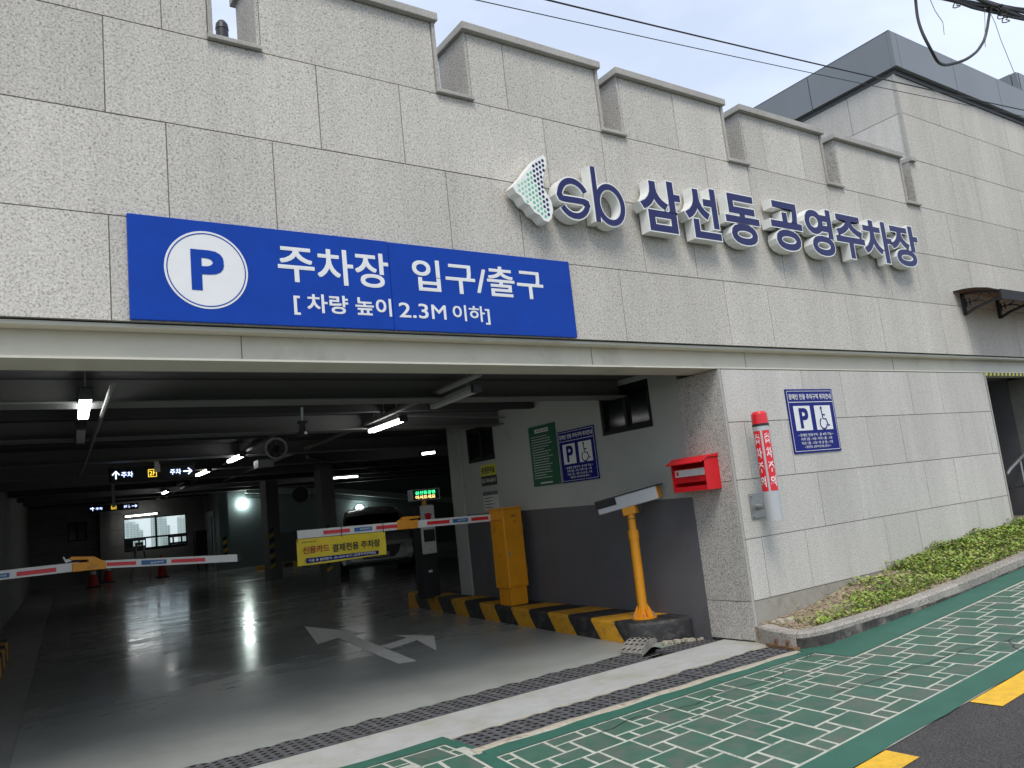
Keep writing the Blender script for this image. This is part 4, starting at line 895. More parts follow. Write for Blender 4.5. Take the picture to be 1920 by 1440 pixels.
# ---- red beacon column on the pillar front
bc = thing('warning_beacon', 'silver tube with red cap and red exit warning strips bracketed to the granite pillar', 'beacon', (6.60, -.2, 1.14))
bx, by, br = 6.635, -0.20, 0.083
mb = MB(); mb.cyl((bx, by, 1.14), (bx, by, 2.075), br, n=28); mb.build('tube', M['silver'], bc, smooth=True)
mb = MB(); mb.cyl((bx, by, 2.076), (bx, by, 2.10), br * 1.02, n=28); mb.build('collar', M['black'], bc, smooth=True)
mb = MB(); mb.cyl((bx, by, 2.101), (bx, by, 2.20), br * .98, br * .94, n=28); mb.cyl((bx, by, 2.20), (bx, by, 2.225), br * .94, br * .74, n=28); mb.build('cap', M['red_refl'], bc, smooth=True)
for a0 in (-180, -110):
    mb = MB(); rows = [[(bx + (br + .002) * math.cos(math.radians(a)), by + (br + .002) * math.sin(math.radians(a)), z) for a in range(a0 - 28, a0 + 29, 7)] for z in (1.43, 2.03)]
    mb.strip(rows); stp = mb.build('warning_strip', M['red_refl'], bc)
    for k, chh in enumerate('출차주의'):
        vs, fs = glyph(chh, .03); p0, p1, q0, q1 = bounds(vs); mb = MB()
        hh = .105; zc_ = 1.95 - k * .142
        mb.add([(bx + (br + .0035) * math.cos(math.radians(a0 + ((v[0] - p0) / (p1 - p0) - .5) * 40)), by + (br + .0035) * math.sin(math.radians(a0 + ((v[0] - p0) / (p1 - p0) - .5) * 40)), zc_ + ((v[1] - q0) / (q1 - q0) - .5) * hh) for v in vs], fs)
        mb.build('lettering', M['white'], stp)
plate('mounting_plate', FRONT, 6.53, 6.785, 1.17, 1.42, .003, .015, M['steel'], bc, .003)
mb = MB(); mb.cyl((bx, -.012, 1.285), (bx, by + .06, 1.285), .034, n=16); mb.build('bracket_arm', M['steel'], bc, smooth=True)
mb = MB()
for x in (6.555, 6.76):
    for z in (1.195, 1.395): mb.cyl((x, -.014, z), (x, -.028, z), .011, n=6)
mb.build('bolt', M['steel'], bc)

# ---- red collection box on the pillar's flank
mbx = thing('red_box', 'red open fronted metal box with a white label on the side of the stone pillar', 'box', (6.2, .4, 1.5))
x0, x1, y0, y1, z0, z1 = 6.12, 6.349, .16, .63, 1.505, 1.83
bb = MB()
bb.box(x1 - .012, x1, y0, y1, z0, z1); bb.box(x0 + .02, x1 - .012, y0, y0 + .012, z0, z1); bb.box(x0 + .02, x1 - .012, y1 - .012, y1, z0, z1)
bb.box(x0 + .02, x1 - .012, y0 + .012, y1 - .012, z0, z0 + .012); bb.box(x0 + .05, x1 - .012, y0 + .012, y1 - .012, z0 + .14, z0 + .152)
bb.box(x0 + .021, x0 + .033, y0 + .012, y1 - .012, z0 + .0121, z0 + .05); bb.box(x0 + .045, x0 + .057, y0 + .012, y1 - .012, z0 + .09, z0 + .235)
bb.build('case', M['red'], mbx, bevel=.003)
mb = MB(); mb.prism([(x1, y0 - .012, z1 + .035), (x0 + .06, y0 - .012, z1 + .02), (x0 - .045, y0 - .012, z1 - .035), (x0 - .045, y0 - .012, z1 - .047), (x0 + .06, y0 - .012, z1 + .001), (x1, y0 - .012, z1 + .003)], (0, y1 - y0 + .024, 0)); mb.build('hood', M['red'], mbx, bevel=.002)
mb = MB(); mb.box(x0 + .0415, x0 + .0445, y0 + .03, y1 - .03, z0 + .155, z0 + .225); mb.build('label_strip', M['paper'], mbx)
mb = MB(); mb.poly([(x0 + .041, y1 - .08, z0 + .17), (x0 + .041, y1 - .05, z0 + .17), (x0 + .041, y1 - .05, z0 + .21), (x0 + .041, y1 - .08, z0 + .21)]); mb.build('red_mark', M['red_refl'], mbx)

# ================================================================== GARAGE EQUIPMENT
# striped island
ip = [(5.80, 1.06), (5.88, .98), (6.26, .80), (6.325, .80), (6.345, .86), (6.346, 5.54), (6.42, 6.95), (6.14, 6.98), (6.06, 6.86), (5.73, 1.24), (5.745, 1.12)]
mb = MB(); hI = .215
cxi, cyi = 6.1, 3.5
bot = [(x, y, fz(max(y, .8)) - .02) for x, y in ip]; mid = [(x, y, fz(max(y, .8)) + hI - .035) for x, y in ip]
def ins(x, y, d): 
    return (x + (d if x < 6.2 else -d * .2), y + (d if y < 2 else -d))
top = [ins(x, y, .03) + (fz(max(y, .8)) + hI,) for x, y in ip]
mid2 = [ins(x, y, .010) + (fz(max(y, .8)) + hI - .012,) for x, y in ip]
mb.strip([bot, mid, mid2, top], close=True); mb.poly(top)
o = mb.build('kerb_island', M['hazard'], smooth=True); tag(o, 'raised island with black and yellow diagonal stripes along the side wall', 'kerb island')
mb = MB()
for k in range(26):
    x = R.uniform(5.9, 6.33); y = .84 - (x - 5.9) * .42 - R.uniform(-.03, .05); s_ = R.uniform(.008, .022)
    mb.box(x - s_, x + s_, y - s_, y + s_, -.01, s_ * 1.2)
o = mb.build('mortar_rubble', M['chip'], bevel=.003, kind='stuff'); tag(o, 'crumbled mortar at the near end of the striped island', 'rubble')
# dim left-hand island
mb = MB(); mb.hexa([(-.70, 3.2, .03), (.10, 3.2, .03), (.62, 9.5, .14), (-.05, 9.5, .14)], [(-.70, 3.2, .26), (.08, 3.23, .26), (.60, 9.5, .37), (-.05, 9.5, .37)])
o = mb.build('kerb_island', M['hazard'], bevel=.02); tag(o, 'dim striped island at the left edge of the garage floor', 'kerb island')

# barrier gates
def Pq(y): return Plane((0, y, 0), (1, 0, 0), (0, 0, 1), (0, -1, 0))
def cabinet(root, x0, x1, y0, y1, zb, zt):
    mb = MB(); mb.box(x0 + .025, x1 - .02, y0 + .02, y1 - .02, zb, zb + .225); mb.build('plinth', M['orange'], root, bevel=.006)
    mb = MB(); mb.box(x0, x1, y0, y1, zb + .2255, zt - .014); mb.build('cabinet', M['orange'], root, bevel=.012)
    mb = MB(); mb.box(x0 - .006, x1 + .006, y0 - .012, y1 + .006, zt - .013, zt + .012); mb.build('lid', M['orange'], root, bevel=.006)
    mb = MB(); mb.box(x0 + .012, x1 - .012, y0 - .012, y0 - .001, zb + .25, zt - .03); dr = mb.build('door', M['orange'], root, bevel=.004)
    mb = MB(); mb.cyl(((x0 + x1) / 2 + .02, y0 - .013, zt - .185), ((x0 + x1) / 2 + .02, y0 - .019, zt - .185), .012, n=10); mb.build('lock', M['red'], dr)
    mb = MB()
    for k in range(3): mb.box((x0 + x1) / 2 - .03, (x0 + x1) / 2 + .045, y0 - .0145, y0 - .0125, zt - .10 - k * .012, zt - .094 - k * .012)
    mb.build('label_print', M['rust'], dr)
    for hz in (zb + .42, zt - .30):
        mb = MB(); mb.cyl((x1 - .006, y0 - .016, hz), (x1 - .006, y0 - .016, hz + .07), .008, n=8); mb.build('hinge', M['rust'], dr)
    mb = MB(); mb.box(x0 + .03, x0 + .05, y0 - .016, y0 - .012, (zb + zt) / 2, (zb + zt) / 2 + .07); mb.build('lock_plate', M['steel'], dr)
    mb = MB(); mb.box(x0 - .006, x0 - .001, y0 + .01, y1 - .01, zt - .15, zt - .145); mb.build('seam', M['rust'], root)
rg = thing('barrier_gate', 'barrier with orange cabinet on the striped island and a banner on its lowered arm', 'barrier gate', (6.1, 3.8, .29), 'barrier gates')
cabinet(rg, 5.90, 6.205, 3.555, 3.88, fz(3.7) + hI, 1.535)
def bz(x): return 1.432 - (5.68 - 3.0) * 0 + (5.68 - x) * 0.0208
def sect(name, y, x0, x1, zf, h, m, parent, d=.045, out=0.0):
    mb = MB(); mb.hexa([(x0, y - out, zf(x0) - h / 2), (x1, y - out, zf(x1) - h / 2), (x1, y + d, zf(x1) - h / 2), (x0, y + d, zf(x0) - h / 2)], [(x0, y - out, zf(x0) + h / 2), (x1, y - out, zf(x1) + h / 2), (x1, y + d, zf(x1) + h / 2), (x0, y + d, zf(x0) + h / 2)])
    return mb.build(name, m, parent, bevel=.004 if d > .02 else 0)
bR = lambda x: 1.434 + (5.68 - x) * .0205
bo = sect('boom', 3.60, 3.130, 5.745, bR, .094, M['boom'], rg)
for a, b in ((3.443, 3.767), (4.104, 4.38), (4.794, 5.115), (5.44, 5.70)): sect('reflective_strip', 3.596, a, b, bR, .042, M['red_refl'], bo, .002)
for a, b in ((3.822, 4.05), (5.163, 5.388)):
    q = sect('sticker', 3.596, a, b, bR, .046, M['boom_blue'], bo, .002)
    text('lettering', '파워게이트', Pq(3.5945), a + .07, b - .02, bR(a) - .012, bR(a) + .010, M['white'], bo, 0, .02)
mb = MB(); mb.prism([(x, 3.588, z) for x, z in [(4.385, 1.504), (4.496, 1.563), (4.698, 1.554), (4.695, 1.529), (4.559, 1.527), (4.541, 1.512), (4.665, 1.510), (4.658, 1.408), (4.379, 1.413)]], (0, .07, 0)); mb.build('elbow_bracket', M['orange'], bo, bevel=.003)
for x in (3.137,):
    mb = MB(); mb.box(x - .012, x - .002, 3.60, 3.645, bR(x) - .048, bR(x) + .048); mb.build('end_cap', M['black'], bo)
bn = thing('banner', 'yellow card payment banner hanging from the right-hand barrier arm', 'banner', (3.65, 3.6, 1.13))
rows = []
for k in range(9):
    t_ = k / 8; x = 3.12 + t_ * 1.09; yo = 3.592 + .010 * math.sin(t_ * 9 + .6)
    rows.append([(x + (-.004 if k == 0 else 0), yo + .006 * math.sin(t_ * 14), 1.138 + .0 * t_ - .004 * math.sin(t_ * 5)), (x, yo + .008 * math.sin(t_ * 17 + 1), 1.26), (x, yo, bR(x) - .052)])
mb = MB(); mb.strip(rows); mb.build('sheet', M['banner'], bn, smooth=True)
NB = Pq(3.575)
text('lettering', '신용카드', NB, 3.178, 3.495, 1.262, 1.345, M['maroon'], bn, 0, .02)
text('lettering', '결제전용 주차장', NB, 3.53, 4.13, 1.245, 1.335, M['black_print'], bn, 0, .02)
mb = MB(); mb.poly([(3.21, 3.5765, 1.158), (4.10, 3.5765, 1.156), (4.105, 3.5765, 1.20), (3.21, 3.5765, 1.215)]); mb.build('blue_strip', M['navy'], bn)
text('lettering', '이용 중 불편문의 : 02-3241-8711 (공영주차관제실)', NB, 3.24, 4.06, 1.166, 1.198, M['white'], bn, 0, .015)
text('lettering', '공영주차장 안내', NB, 3.172, 3.34, 1.385, 1.402, M['black_print'], bn, 0, .01)
mb = MB()
for x in (3.125, 3.66, 4.19):
    mb.tube([(x, 3.585, 1.40), (x, 3.590, 1.545), (x, 3.65, 1.55), (x, 3.655, 1.40)], .004, 5)
mb.build('tie', M['black'], bn)

def push_back(o):
    if o.type == 'MESH':
        for v in o.data.vertices: v.co.x *= 1.028; v.co.z = v.co.z * 1.028 - 0.0431; v.co.y += 0.25
    for ch in o.children: push_back(ch)
push_back(bo); push_back(bn)

lg = thing('barrier_gate', 'second barrier whose lowered arm reaches in from the left edge, without banner', 'barrier gate', (-.3, 3.8, .25), 'barrier gates')
cabinet(lg, -.46, -.15, 3.68, 4.02, fz(3.8) + .2, 1.50)
bL = lambda x: 1.418 - max(0, x - 0) * .006 - max(0, x - .9) * .036
b1 = sect('boom', 3.60, -.15, 0.95, lambda x: 1.417 - .002 * x, .086, M['boom'], lg)
bL2 = lambda x: 1.405 - (x - 1.18) * .073
b2 = sect('boom', 3.60, 1.08, 2.46, bL2, .078, M['boom'], lg)
for a, b in ((.428, .753),): sect('reflective_strip', 3.596, a, b, lambda x: 1.41, .040, M['red_refl'], b1, .002)
for a, b in ((1.19, 1.456), (1.79, 2.125)): sect('reflective_strip', 3.596, a, b, bL2, .036, M['red_refl'], b2, .002)
sect('sticker', 3.596, .15, .372, lambda x: 1.41, .042, M['boom_blue'], b1, .002); sect('sticker', 3.596, 1.505, 1.744, bL2, .044, M['boom_blue'], b2, .002)
text('lettering', '파워게이트', Pq(3.5945), .22, .35, 1.40, 1.42, M['white'], b1, 0, .02); text('lettering', '파워게이트', Pq(3.5945), 1.59, 1.72, 1.358, 1.378, M['white'], b2, 0, .02)
mb = MB(); mb.prism([(x, 3.585, z) for x, z in [(0.887, 1.452), (1.027, 1.450), (1.027, 1.472), (0.884, 1.483), (0.862, 1.498), (0.884, 1.516), (1.078, 1.496), (1.184, 1.430), (1.183, 1.363), (1.031, 1.367), (0.887, 1.370)]], (0, .07, 0)); mb.build('elbow_bracket', M['orange'], lg, bevel=.003)
mb = MB(); mb.prism([(x, 3.60, z) for x, z in [(0.808, 1.521), (0.825, 1.519), (0.835, 1.493), (0.873, 1.503), (0.889, 1.478), (0.834, 1.463)]], (0, .03, 0)); mb.build('clip', M['boom'], lg)
mb = MB(); mb.box(2.461, 2.495, 3.604, 3.642, bL2(2.46) - .037, bL2(2.46) + .037); mb.build('end_cap', M['rubber'], lg)

# number-plate camera on its yellow post
cp = thing('camera_post', 'yellow post with long silver and black camera on the near end of the striped island', 'camera post', (6.0, 1.2, .225))
px, py, pz = 6.03, 1.21, fz(1.2) + hI
mb = MB(); mb.cyl((px, py, pz), (px, py, pz + .016), .142, n=28); mb.build('base_plate', M['orange'], cp)
mb = MB(); mb.cyl((px, py, pz + .016), (px, py, 1.15), .052, n=24); mb.build('post', M['orange'], cp, smooth=True)
mb = MB()
for k in range(6):
    a = k * math.pi / 3 + .3; ca, sa = math.cos(a), math.sin(a)
    A = Vector((px + ca * .05, py + sa * .05, 0)); Bv = Vector((px + ca * .105, py + sa * .105, 0)); nn = Vector((-sa, ca, 0)) * .005
    mb.prism([tuple(A - nn + Vector((0, 0, pz + .016))), tuple(Bv - nn + Vector((0, 0, pz + .016))), tuple(Bv - nn + Vector((0, 0, pz + .04))), tuple(A - nn + Vector((0, 0, pz + .15)))], tuple(nn * 2))
mb.build('gusset', M['orange'], cp)
mb = MB()
for k in range(6):
    a = k * math.pi / 3 - .22; mb.cyl((px + math.cos(a) * .122, py + math.sin(a) * .122, pz + .016), (px + math.cos(a) * .122, py + math.sin(a) * .122, pz + .055), .009, n=6)
mb.build('anchor_bolt', M['steel'], cp)
mb = MB(); mb.cyl((px, py, 1.06), (px, py, 1.155), .058, n=24); mb.build('collar', M['orange'], cp, smooth=True)
mb = MB(); mb.cyl((px, py, 1.15), (px, py, 1.34), .042, n=20); mb.build('neck', M['orange'], cp, smooth=True)
mb = MB(); mb.cyl((px, py, 1.275), (px, py, 1.282), .046, n=20); mb.build('cable_tie', M['black'], cp)
hd = MB(); hd.box(-.075, .075, -.055, .055, -.06, .045)
hd.rot(math.radians(8), 'Y', (0, 0, 0)); hd.rot(math.radians(120), 'Z', (0, 0, 0)); hd.v = [(v[0] + px - .005, v[1] + py, v[2] + 1.385) for v in hd.v]; hd.build('tilt_bracket', M['orange'], cp, bevel=.006)
def cam_xf(mb):                                   # local: +x towards the far left end
    mb.rot(math.radians(9.5), 'Y', (0, 0, 0)); mb.rot(math.radians(120), 'Z', (0, 0, 0)); mb.v = [(v[0] + px + .02, v[1] + py + .0, v[2] + 1.49) for v in mb.v]; return mb
q = MB(); q.box(-.33, .37, -.085, .085, -.078, .058); cam_xf(q).build('camera_housing', M['silver'], cp, bevel=.006)
q = MB(); q.box(-.375, .385, -.092, .092, .0585, .072); cam_xf(q).build('sun_shield', M['black'], cp)
q = MB(); q.box(.14, .383, .086, .091, -.02, .058); q.box(.14, .383, -.091, -.086, -.02, .058); cam_xf(q).build('dark_side_panel', M['rubber'], cp)
q = MB(); q.box(-.338, -.331, -.080, .080, -.073, .052); cam_xf(q).build('end_plate', M['orange'], cp)
q = MB(); q.box(.371, .376, -.07, .07, -.05, .05); cam_xf(q).build('lens_window', M['dark_glass'], cp)
mb = MB(); mb.tube([(px + .13, py - .10, 1.44), (px + .12, py - .08, 1.36), (px + .07, py - .04, 1.29), (px + .045, py - .02, 1.24), (px + .042, py - .02, 1.19)], .006, 6); mb.build('cable', M['black'], cp, smooth=True)

# ticket machine at the far end of the island
tm = thing('ticket_machine', 'dark payment post with pale reader panels at the far end of the striped island', 'ticket machine', (6.0, 5.95, .31))
zb = fz(5.9) + hI - .02
mb = MB(); mb.box(5.86, 6.135, 5.86, 6.10, zb, 1.70); mb.build('post', M['rubber'], tm, bevel=.01)
mb = MB(); mb.box(5.883, 6.117, 5.80, 5.859, 1.40, 1.71); mb.build('upper_panel', M['paper'], tm, bevel=.02)
mb = MB(); mb.box(5.87, 6.105, 5.80, 5.859, .965, 1.385); lp = mb.build('reader_panel', M['paper'], tm, bevel=.015)
mb = MB(); mb.box(5.892, 6.085, 5.795, 5.799, 1.15, 1.335); mb.build('screen', M['black'], lp, bevel=.0)
mb = MB(); mb.box(5.95, 6.01, 5.797, 5.799, 1.03, 1.035); mb.build('logo_print', M['wall_low'], lp)
mb = MB(); mb.cyl((5.99, 5.785, 1.535), (5.99, 5.80, 1.535), .055, .04, n=16); mb.build('call_button', M['red'], tm)
mb = MB(); mb.box(5.93, 6.06, 5.796, 5.80, 1.555, 1.575); mb.build('slot', M['black'], tm)
mb = MB(); mb.box(5.955, 6.02, 5.855, 5.8595, .68, .715); mb.build('sticker', M['paper'], tm)
mb = MB(); mb.cyl((6.03, 5.95, 1.70), (6.03, 5.95, 1.80), .035, n=12); mb.build('stem', M['orange'], tm)
led = thing('led_display', 'small LED display with green and amber characters on top of the ticket machine', 'display', (6.03, 5.95, 1.80))
mb = MB(); mb.box(5.775, 6.285, 5.87, 6.0, 1.79, 1.968); mb.build('case', M['silver'], led, bevel=.012)
mb = MB(); mb.box(5.805, 6.255, 5.865, 5.869, 1.805, 1.953); mb.build('display_face', M['black'], led)
NLED = Pq(5.862)
text('lettering', '삼선동공영', NLED, 5.84, 6.19, 1.885, 1.94, M['led_green'], led, 0, .015); text('lettering', '어서오세요', NLED, 5.84, 6.19, 1.815, 1.872, M['led_amber'], led, 0, .015)

# ceiling battens
def batten(label, x0, y0, x1, y1, z, lit=True, proto=[None, None]):
    L_ = math.hypot(x1 - x0, y1 - y0); d = Vector((x1 - x0, y1 - y0, 0)).normalized(); n_ = Vector((d.y, -d.x, 0)); Dv = Vector((x0, y0, z))
    root = thing('batten_light', label, 'ceiling light', (x0, y0, z), 'batten lights under the garage ceiling')
    def bar(a, b, w, h0, h1, nm, m):
        q = MB(); P = lambda s_, t_, h: tuple(Dv + d * s_ + n_ * t_ + Vector((0, 0, h + SL * s_)))
        q.hexa([P(a, -w, h0), P(a, w, h0), P(b, w, h0), P(b, -w, h0)], [P(a, -w, h1), P(a, w, h1), P(b, w, h1), P(b, -w, h1)]); return q.build(nm, m, root, bevel=.008 if w > .03 else 0)
    bar(.04, L_ - .04, .038, .0, .04, 'diffuser', M['tube'] if lit else M['tube_dim']); bar(.03, L_ - .03, .041, .041, .075, 'housing', M['pipe'])
    bar(-.03, .038, .044, -.005, .078, 'end_cap', M['black']); bar(L_ - .038, L_ + .03, .044, -.005, .078, 'end_cap', M['black'])
    q = MB()
    for s_ in (.2, L_ - .2):
        a = Dv + d * s_ + Vector((0, 0, .075 + SL * s_)); q.cyl(a, (a.x, a.y, cz(a.y)), .006, n=6)
    q.build('hanger', M['steel'], root)
    return root
zl = lambda y: 2.6 + SL * (y - .8)
batten('lit batten light hanging near the front at the left, beside the sloping conduit', .72, .80, .83, 1.98, zl(.8))
batten('unlit batten light directly behind the lit left-hand one', .89, 2.66, 1.02, 3.95, zl(2.66), False)
batten('unlit batten light nearest the beam at the right of the ceiling', 3.84, .64, 4.02, 1.81, zl(.64), False)
batten('lit batten light on the right-hand ceiling rail, the longest in view', 4.18, 2.79, 4.31, 4.0, zl(2.79))
for k, (x0, y0, x1, y1, lit, lab) in enumerate(((3.49, 6.8, 3.61, 8.0, True, 'lit batten left of the white jet fan'), (3.76, 9.9, 3.87, 11.3, True, 'bright batten right of the nearer hanging guide sign'), (4.06, 13.4, 4.2, 14.7, False, 'dim batten between the two hanging guide signs'), (4.61, 17.8, 4.75, 19.2, True, 'bright batten below the nearer guide sign'),
                                       (5.3, 22.4, 5.4, 23.6, False, 'dim small batten before the far guide sign end'), (8.98, 17.1, 9.9, 17.3, True, 'pink white batten lying crosswise right of the two pillars'), (7.55, 8.8, 7.83, 8.62, True, 'short bright batten near the end of the pale side wall'), (4.65, 25.4, 5.75, 25.35, True, 'thin batten just above the bright back window'))):
    batten(lab, x0, y0, x1, y1, zl(y0) if k != 7 else 2.60, lit)

# conduits and cable trays
def conduit(label, pts, r, m, hang=True):
    root = thing('conduit', label, 'conduit', pts[0]); mb = MB(); mb.tube(pts, r, 8); mb.build('pipe', m, root, smooth=True)
    if hang:
        q = MB(); n_ = 6
        a, b = Vector(pts[0]), Vector(pts[-1])
        for k in range(1, n_): c_ = a.lerp(b, k / n_); q.cyl(c_, (c_.x, c_.y, cz(c_.y)), .005, n=5)
        q.build('hanger', M['pipe'], root)
conduit('pale sloping conduit under the ceiling right of the lit left-hand batten', [(.84, .43, 2.632), (1.24, 5.2, 2.70), (1.64, 10, 2.772)], .019, M['ibeam'], False)
conduit('cable rail carrying the right-hand batten lights under the ceiling', [(3.74, -.0 + .42, 2.72), (4.3, 4.2, 2.79), (5.6, 16, 3.0)], .032, M['pipe'])
conduit('cable rail along the row of battens towards the back window', [(3.3, 4.3, 2.79), (6.0, 25.5, 3.17)], .022, M['ibeam'])
conduit('thin conduit branching to the side wall above the far side window', [(4.35, 3.3, 2.78), (6.33, 3.9, 2.80)], .010, M['pipe'], False)
conduit('dark pipe crossing the right-hand room under the ceiling', [(5.3, 9.0, 2.86), (12, 19, 3.05)], .04, M['ibeam'])

# jet fan
jf = thing('jet_fan', 'round white jet fan hanging under the dark ceiling', 'fan', (3.945, 6.6, 2.79))
fx, fy, fzz = 3.945, 6.6, 2.79; rO = .165
fd = Vector((-.36, -.93, -.05)).normalized(); fc = Vector((fx, fy, fzz))
def ring(mb, c_, d, r_a, r_b, la, lb, n=28):
    d = Vector(d).normalized(); p_ = d.cross(Vector((0, 0, 1))).normalized(); q_ = d.cross(p_)
    pr = [(r_a, lb), (r_a, la), (r_b, la - .0), (r_b, lb)]
    rows = [[tuple(c_ + d * l + (p_ * math.cos(2 * math.pi * i / n) + q_ * math.sin(2 * math.pi * i / n)) * r_) for i in range(n)] for r_, l in [(r_b, -lb), (r_b, la), (r_a, la + .02), (r_a * .93, la), (r_a * .90, -lb)]]
    mb.strip(rows, close=True)
mb = MB(); ring(mb, fc, fd, rO * .93, rO * .90, .08, .38); mb.build('duct', M['pipe'], jf, smooth=True)
mb = MB(); ring(mb, fc, fd, rO, rO * .82, .115, .02); mb.build('rim', M['white'], jf, smooth=True)
mb = MB(); mb.cyl(fc - fd * .05, fc + fd * .06, .05, .03, 16); mb.build('hub', M['rubber'], jf)
mb = MB(); p_ = fd.cross(Vector((0, 0, 1))).normalized(); q_ = fd.cross(p_)
for k in range(7):
    a = 2 * math.pi * k / 7; e = p_ * math.cos(a) + q_ * math.sin(a); s_ = p_ * -math.sin(a) + q_ * math.cos(a)
    mb.hexa([fc + e * .045 - s_ * .02 - fd * .02, fc + e * .155 - s_ * .035 - fd * .02, fc + e * .155 + s_ * .035 + fd * .02, fc + e * .045 + s_ * .02 + fd * .02], [fc + e * .045 - s_ * .02 - fd * .012, fc + e * .155 - s_ * .035 - fd * .012, fc + e * .155 + s_ * .035 + fd * .028, fc + e * .045 + s_ * .02 + fd * .028])
mb.build('blades', M['ibeam'], jf)
mb = MB()
for s_ in (-.05, -.3):
    c_ = fc + fd * s_
    for e in (-.16, .16): mb.cyl((c_.x + e, c_.y, c_.z), (c_.x + e, c_.y, cz(c_.y)), .01, n=6)
mb.build('hanger', M['pipe'], jf)
mb = MB(); mb.box(fx - .26, fx - .02, fy + .10, fy + .32, fzz - .26, fzz - .15); mb.build('motor_box', M['pipe'], jf)
# second dark fan far back
jf2 = thing('jet_fan', 'dark far jet fan between the two pillars', 'fan', (9.6, 20, 2.75))
mb = MB(); ring(mb, Vector((9.05, 20, 2.66)), Vector((-.35, -.93, 0)), .27, .25, .1, .6); mb.build('duct', M['ibeam'], jf2, smooth=True)
mb = MB(); mb.cyl((9.05, 20.0, 2.66), (9.05, 20.05, 2.66), .25, n=20); mb.cyl((9.05, 20.2, 2.9), (9.05, 20.2, cz(20)), .012, n=6); mb.build('guard', M['rubber'], jf2)
# ceiling camera
cc = thing('ceiling_camera', 'dark camera on a short white drop pipe under the front ceiling beam', 'camera', (2.6, 1.9, 2.42))
mb = MB(); mb.cyl((2.60, 1.72, 2.652), (2.595, 1.72, 2.525), .011, n=10); mb.build('drop_pipe', M['band_white'], cc)
mb = MB(); mb.box(2.56, 2.63, 1.68, 1.76, 2.50, 2.525); mb.cyl((2.595, 1.72, 2.50), (2.59, 1.72, 2.42), .026, .034, 12); mb.box(2.562, 2.618, 1.64, 1.80, 2.385, 2.425); mb.build('camera_body', M['rubber'], cc)
mb = MB(); mb.cyl((2.59, 1.638, 2.405), (2.59, 1.63, 2.405), .014, n=10); mb.build('lens', M['head'], cc)

# hanging LED guide signs
def arrow2d(mb, pl, x0, z0, x1, z1, s_):
    dx, dz = x1 - x0, z1 - z0; l = math.hypot(dx, dz); dx /= l; dz /= l
    stroke(mb, pl, [(x0, z0), (x1, z1)], s_ * .18, 0); hx, hz = x1, z1
    stroke(mb, pl, [(hx - dx * s_ * .5 - dz * s_ * .45, hz - dz * s_ * .5 + dx * s_ * .45), (hx, hz), (hx - dx * s_ * .5 + dz * s_ * .45, hz - dz * s_ * .5 - dx * s_ * .45)], s_ * .18, 0)
def guide(label, y, x0, x1, z0, z1, bxx, far):
    w = x1 - x0; h = z1 - z0
    root = thing('guide_sign', label, 'guide sign', ((x0 + x1) / 2, y, z0), 'hanging LED guide signs')
    mb = MB(); mb.box(x0, x1, y, y + .09, z0, z1); mb.build('case', M['rubber'], root, bevel=.006)
    mb = MB(); mb.box(bxx - .04, bxx + .04, y - .006, y - .001, z1 - h * .45, z1 + .02); mb.box(bxx - .03, bxx + .03, y + .02, y + .06, z1 + .001, cz(y) - .01); mb.build('bracket', M['white'], root)
    pl = Pq(y - .003); X = lambda a: x0 + a * w; zc_ = (z0 + z1) / 2
    mb = MB(); arrow2d(mb, pl, X(.07), zc_ - h * .28, X(.07), zc_ + h * .25, h * .5)
    if far: arrow2d(mb, pl, X(.07), zc_ + h * .1, X(.02), zc_ + h * .1, h * .25)
    arrow2d(mb, pl, X(.86), zc_, X(.965), zc_, h * .5); mb.build('arrow', M['led_blue'], root)
    text('lettering', '주차', pl, X(.13), X(.265), zc_ - h * .2, zc_ + h * .2, M['led_blue'], root, 0, .01)
    text('lettering', '주차' if not far else '1F', pl, X(.70), X(.835 if not far else .76), zc_ - h * .2, zc_ + h * .2, M['led_blue'], root, 0, .01)
    if far: wheelchair(pl, X(.80), zc_, h * .5, M['led_blue'], root, 0)
    mb = MB()
    for (a, b, c_, d) in ((.44, .54, -.27, -.24), (.44, .54, .24, .27)): mb.poly([pl(X(a), zc_ + c_ * h), pl(X(b), zc_ + c_ * h), pl(X(b), zc_ + d * h), pl(X(a), zc_ + d * h)])
    for a in (.44, .535): mb.poly([pl(X(a), zc_ - .24 * h), pl(X(a + .006), zc_ - .24 * h), pl(X(a + .006), zc_ + .24 * h), pl(X(a), zc_ + .24 * h)])
    mb.build('number_frame', M['led_yellow'], root)
    text('floor_number', '2F', pl, X(.455), X(.525), zc_ - h * .16, zc_ + h * .16, M['led_yellow'], root, 0, 0)
guide('nearer hanging black LED guide sign with blue arrows and a yellow 2F box', 7.5, 1.775, 2.95, 2.50, 2.71, 2.42, False)
guide('far smaller hanging LED guide sign just above the back window', 15.5, 2.43, 3.48, 2.44, 2.585, 2.95, True)

# round wall lamp
wl = thing('wall_lamp', 'round bright lamp on the blue grey end wall', 'wall lamp', (8.32, 24, 2.67))
mb = MB(); mb.cyl((8.32, 23.998, 2.67), (8.32, 23.93, 2.67), .11, .11, 24); mb.build('lamp_base', M['band_white'], wl)
mb = MB(); mb.cyl((8.32, 23.93, 2.67), (8.32, 23.84, 2.67), .17, .15, 24); mb.build('lamp_glass', M['lamp'], wl, smooth=True)
wl2 = thing('wall_lamp', 'round bright lamp seen just above the white car roof', 'wall lamp', (12.9, 24, 2.2))
mb = MB(); mb.cyl((12.75, 23.96, 2.10), (12.75, 23.80, 2.10), .12, .10, 24); mb.build('lamp_glass', M['lamp'], wl2, smooth=True)
mb = MB(); mb.cyl((12.75, 23.998, 2.10), (12.75, 23.96, 2.10), .18, .18, 24); mb.build('lamp_base', M['band_white'], wl2)

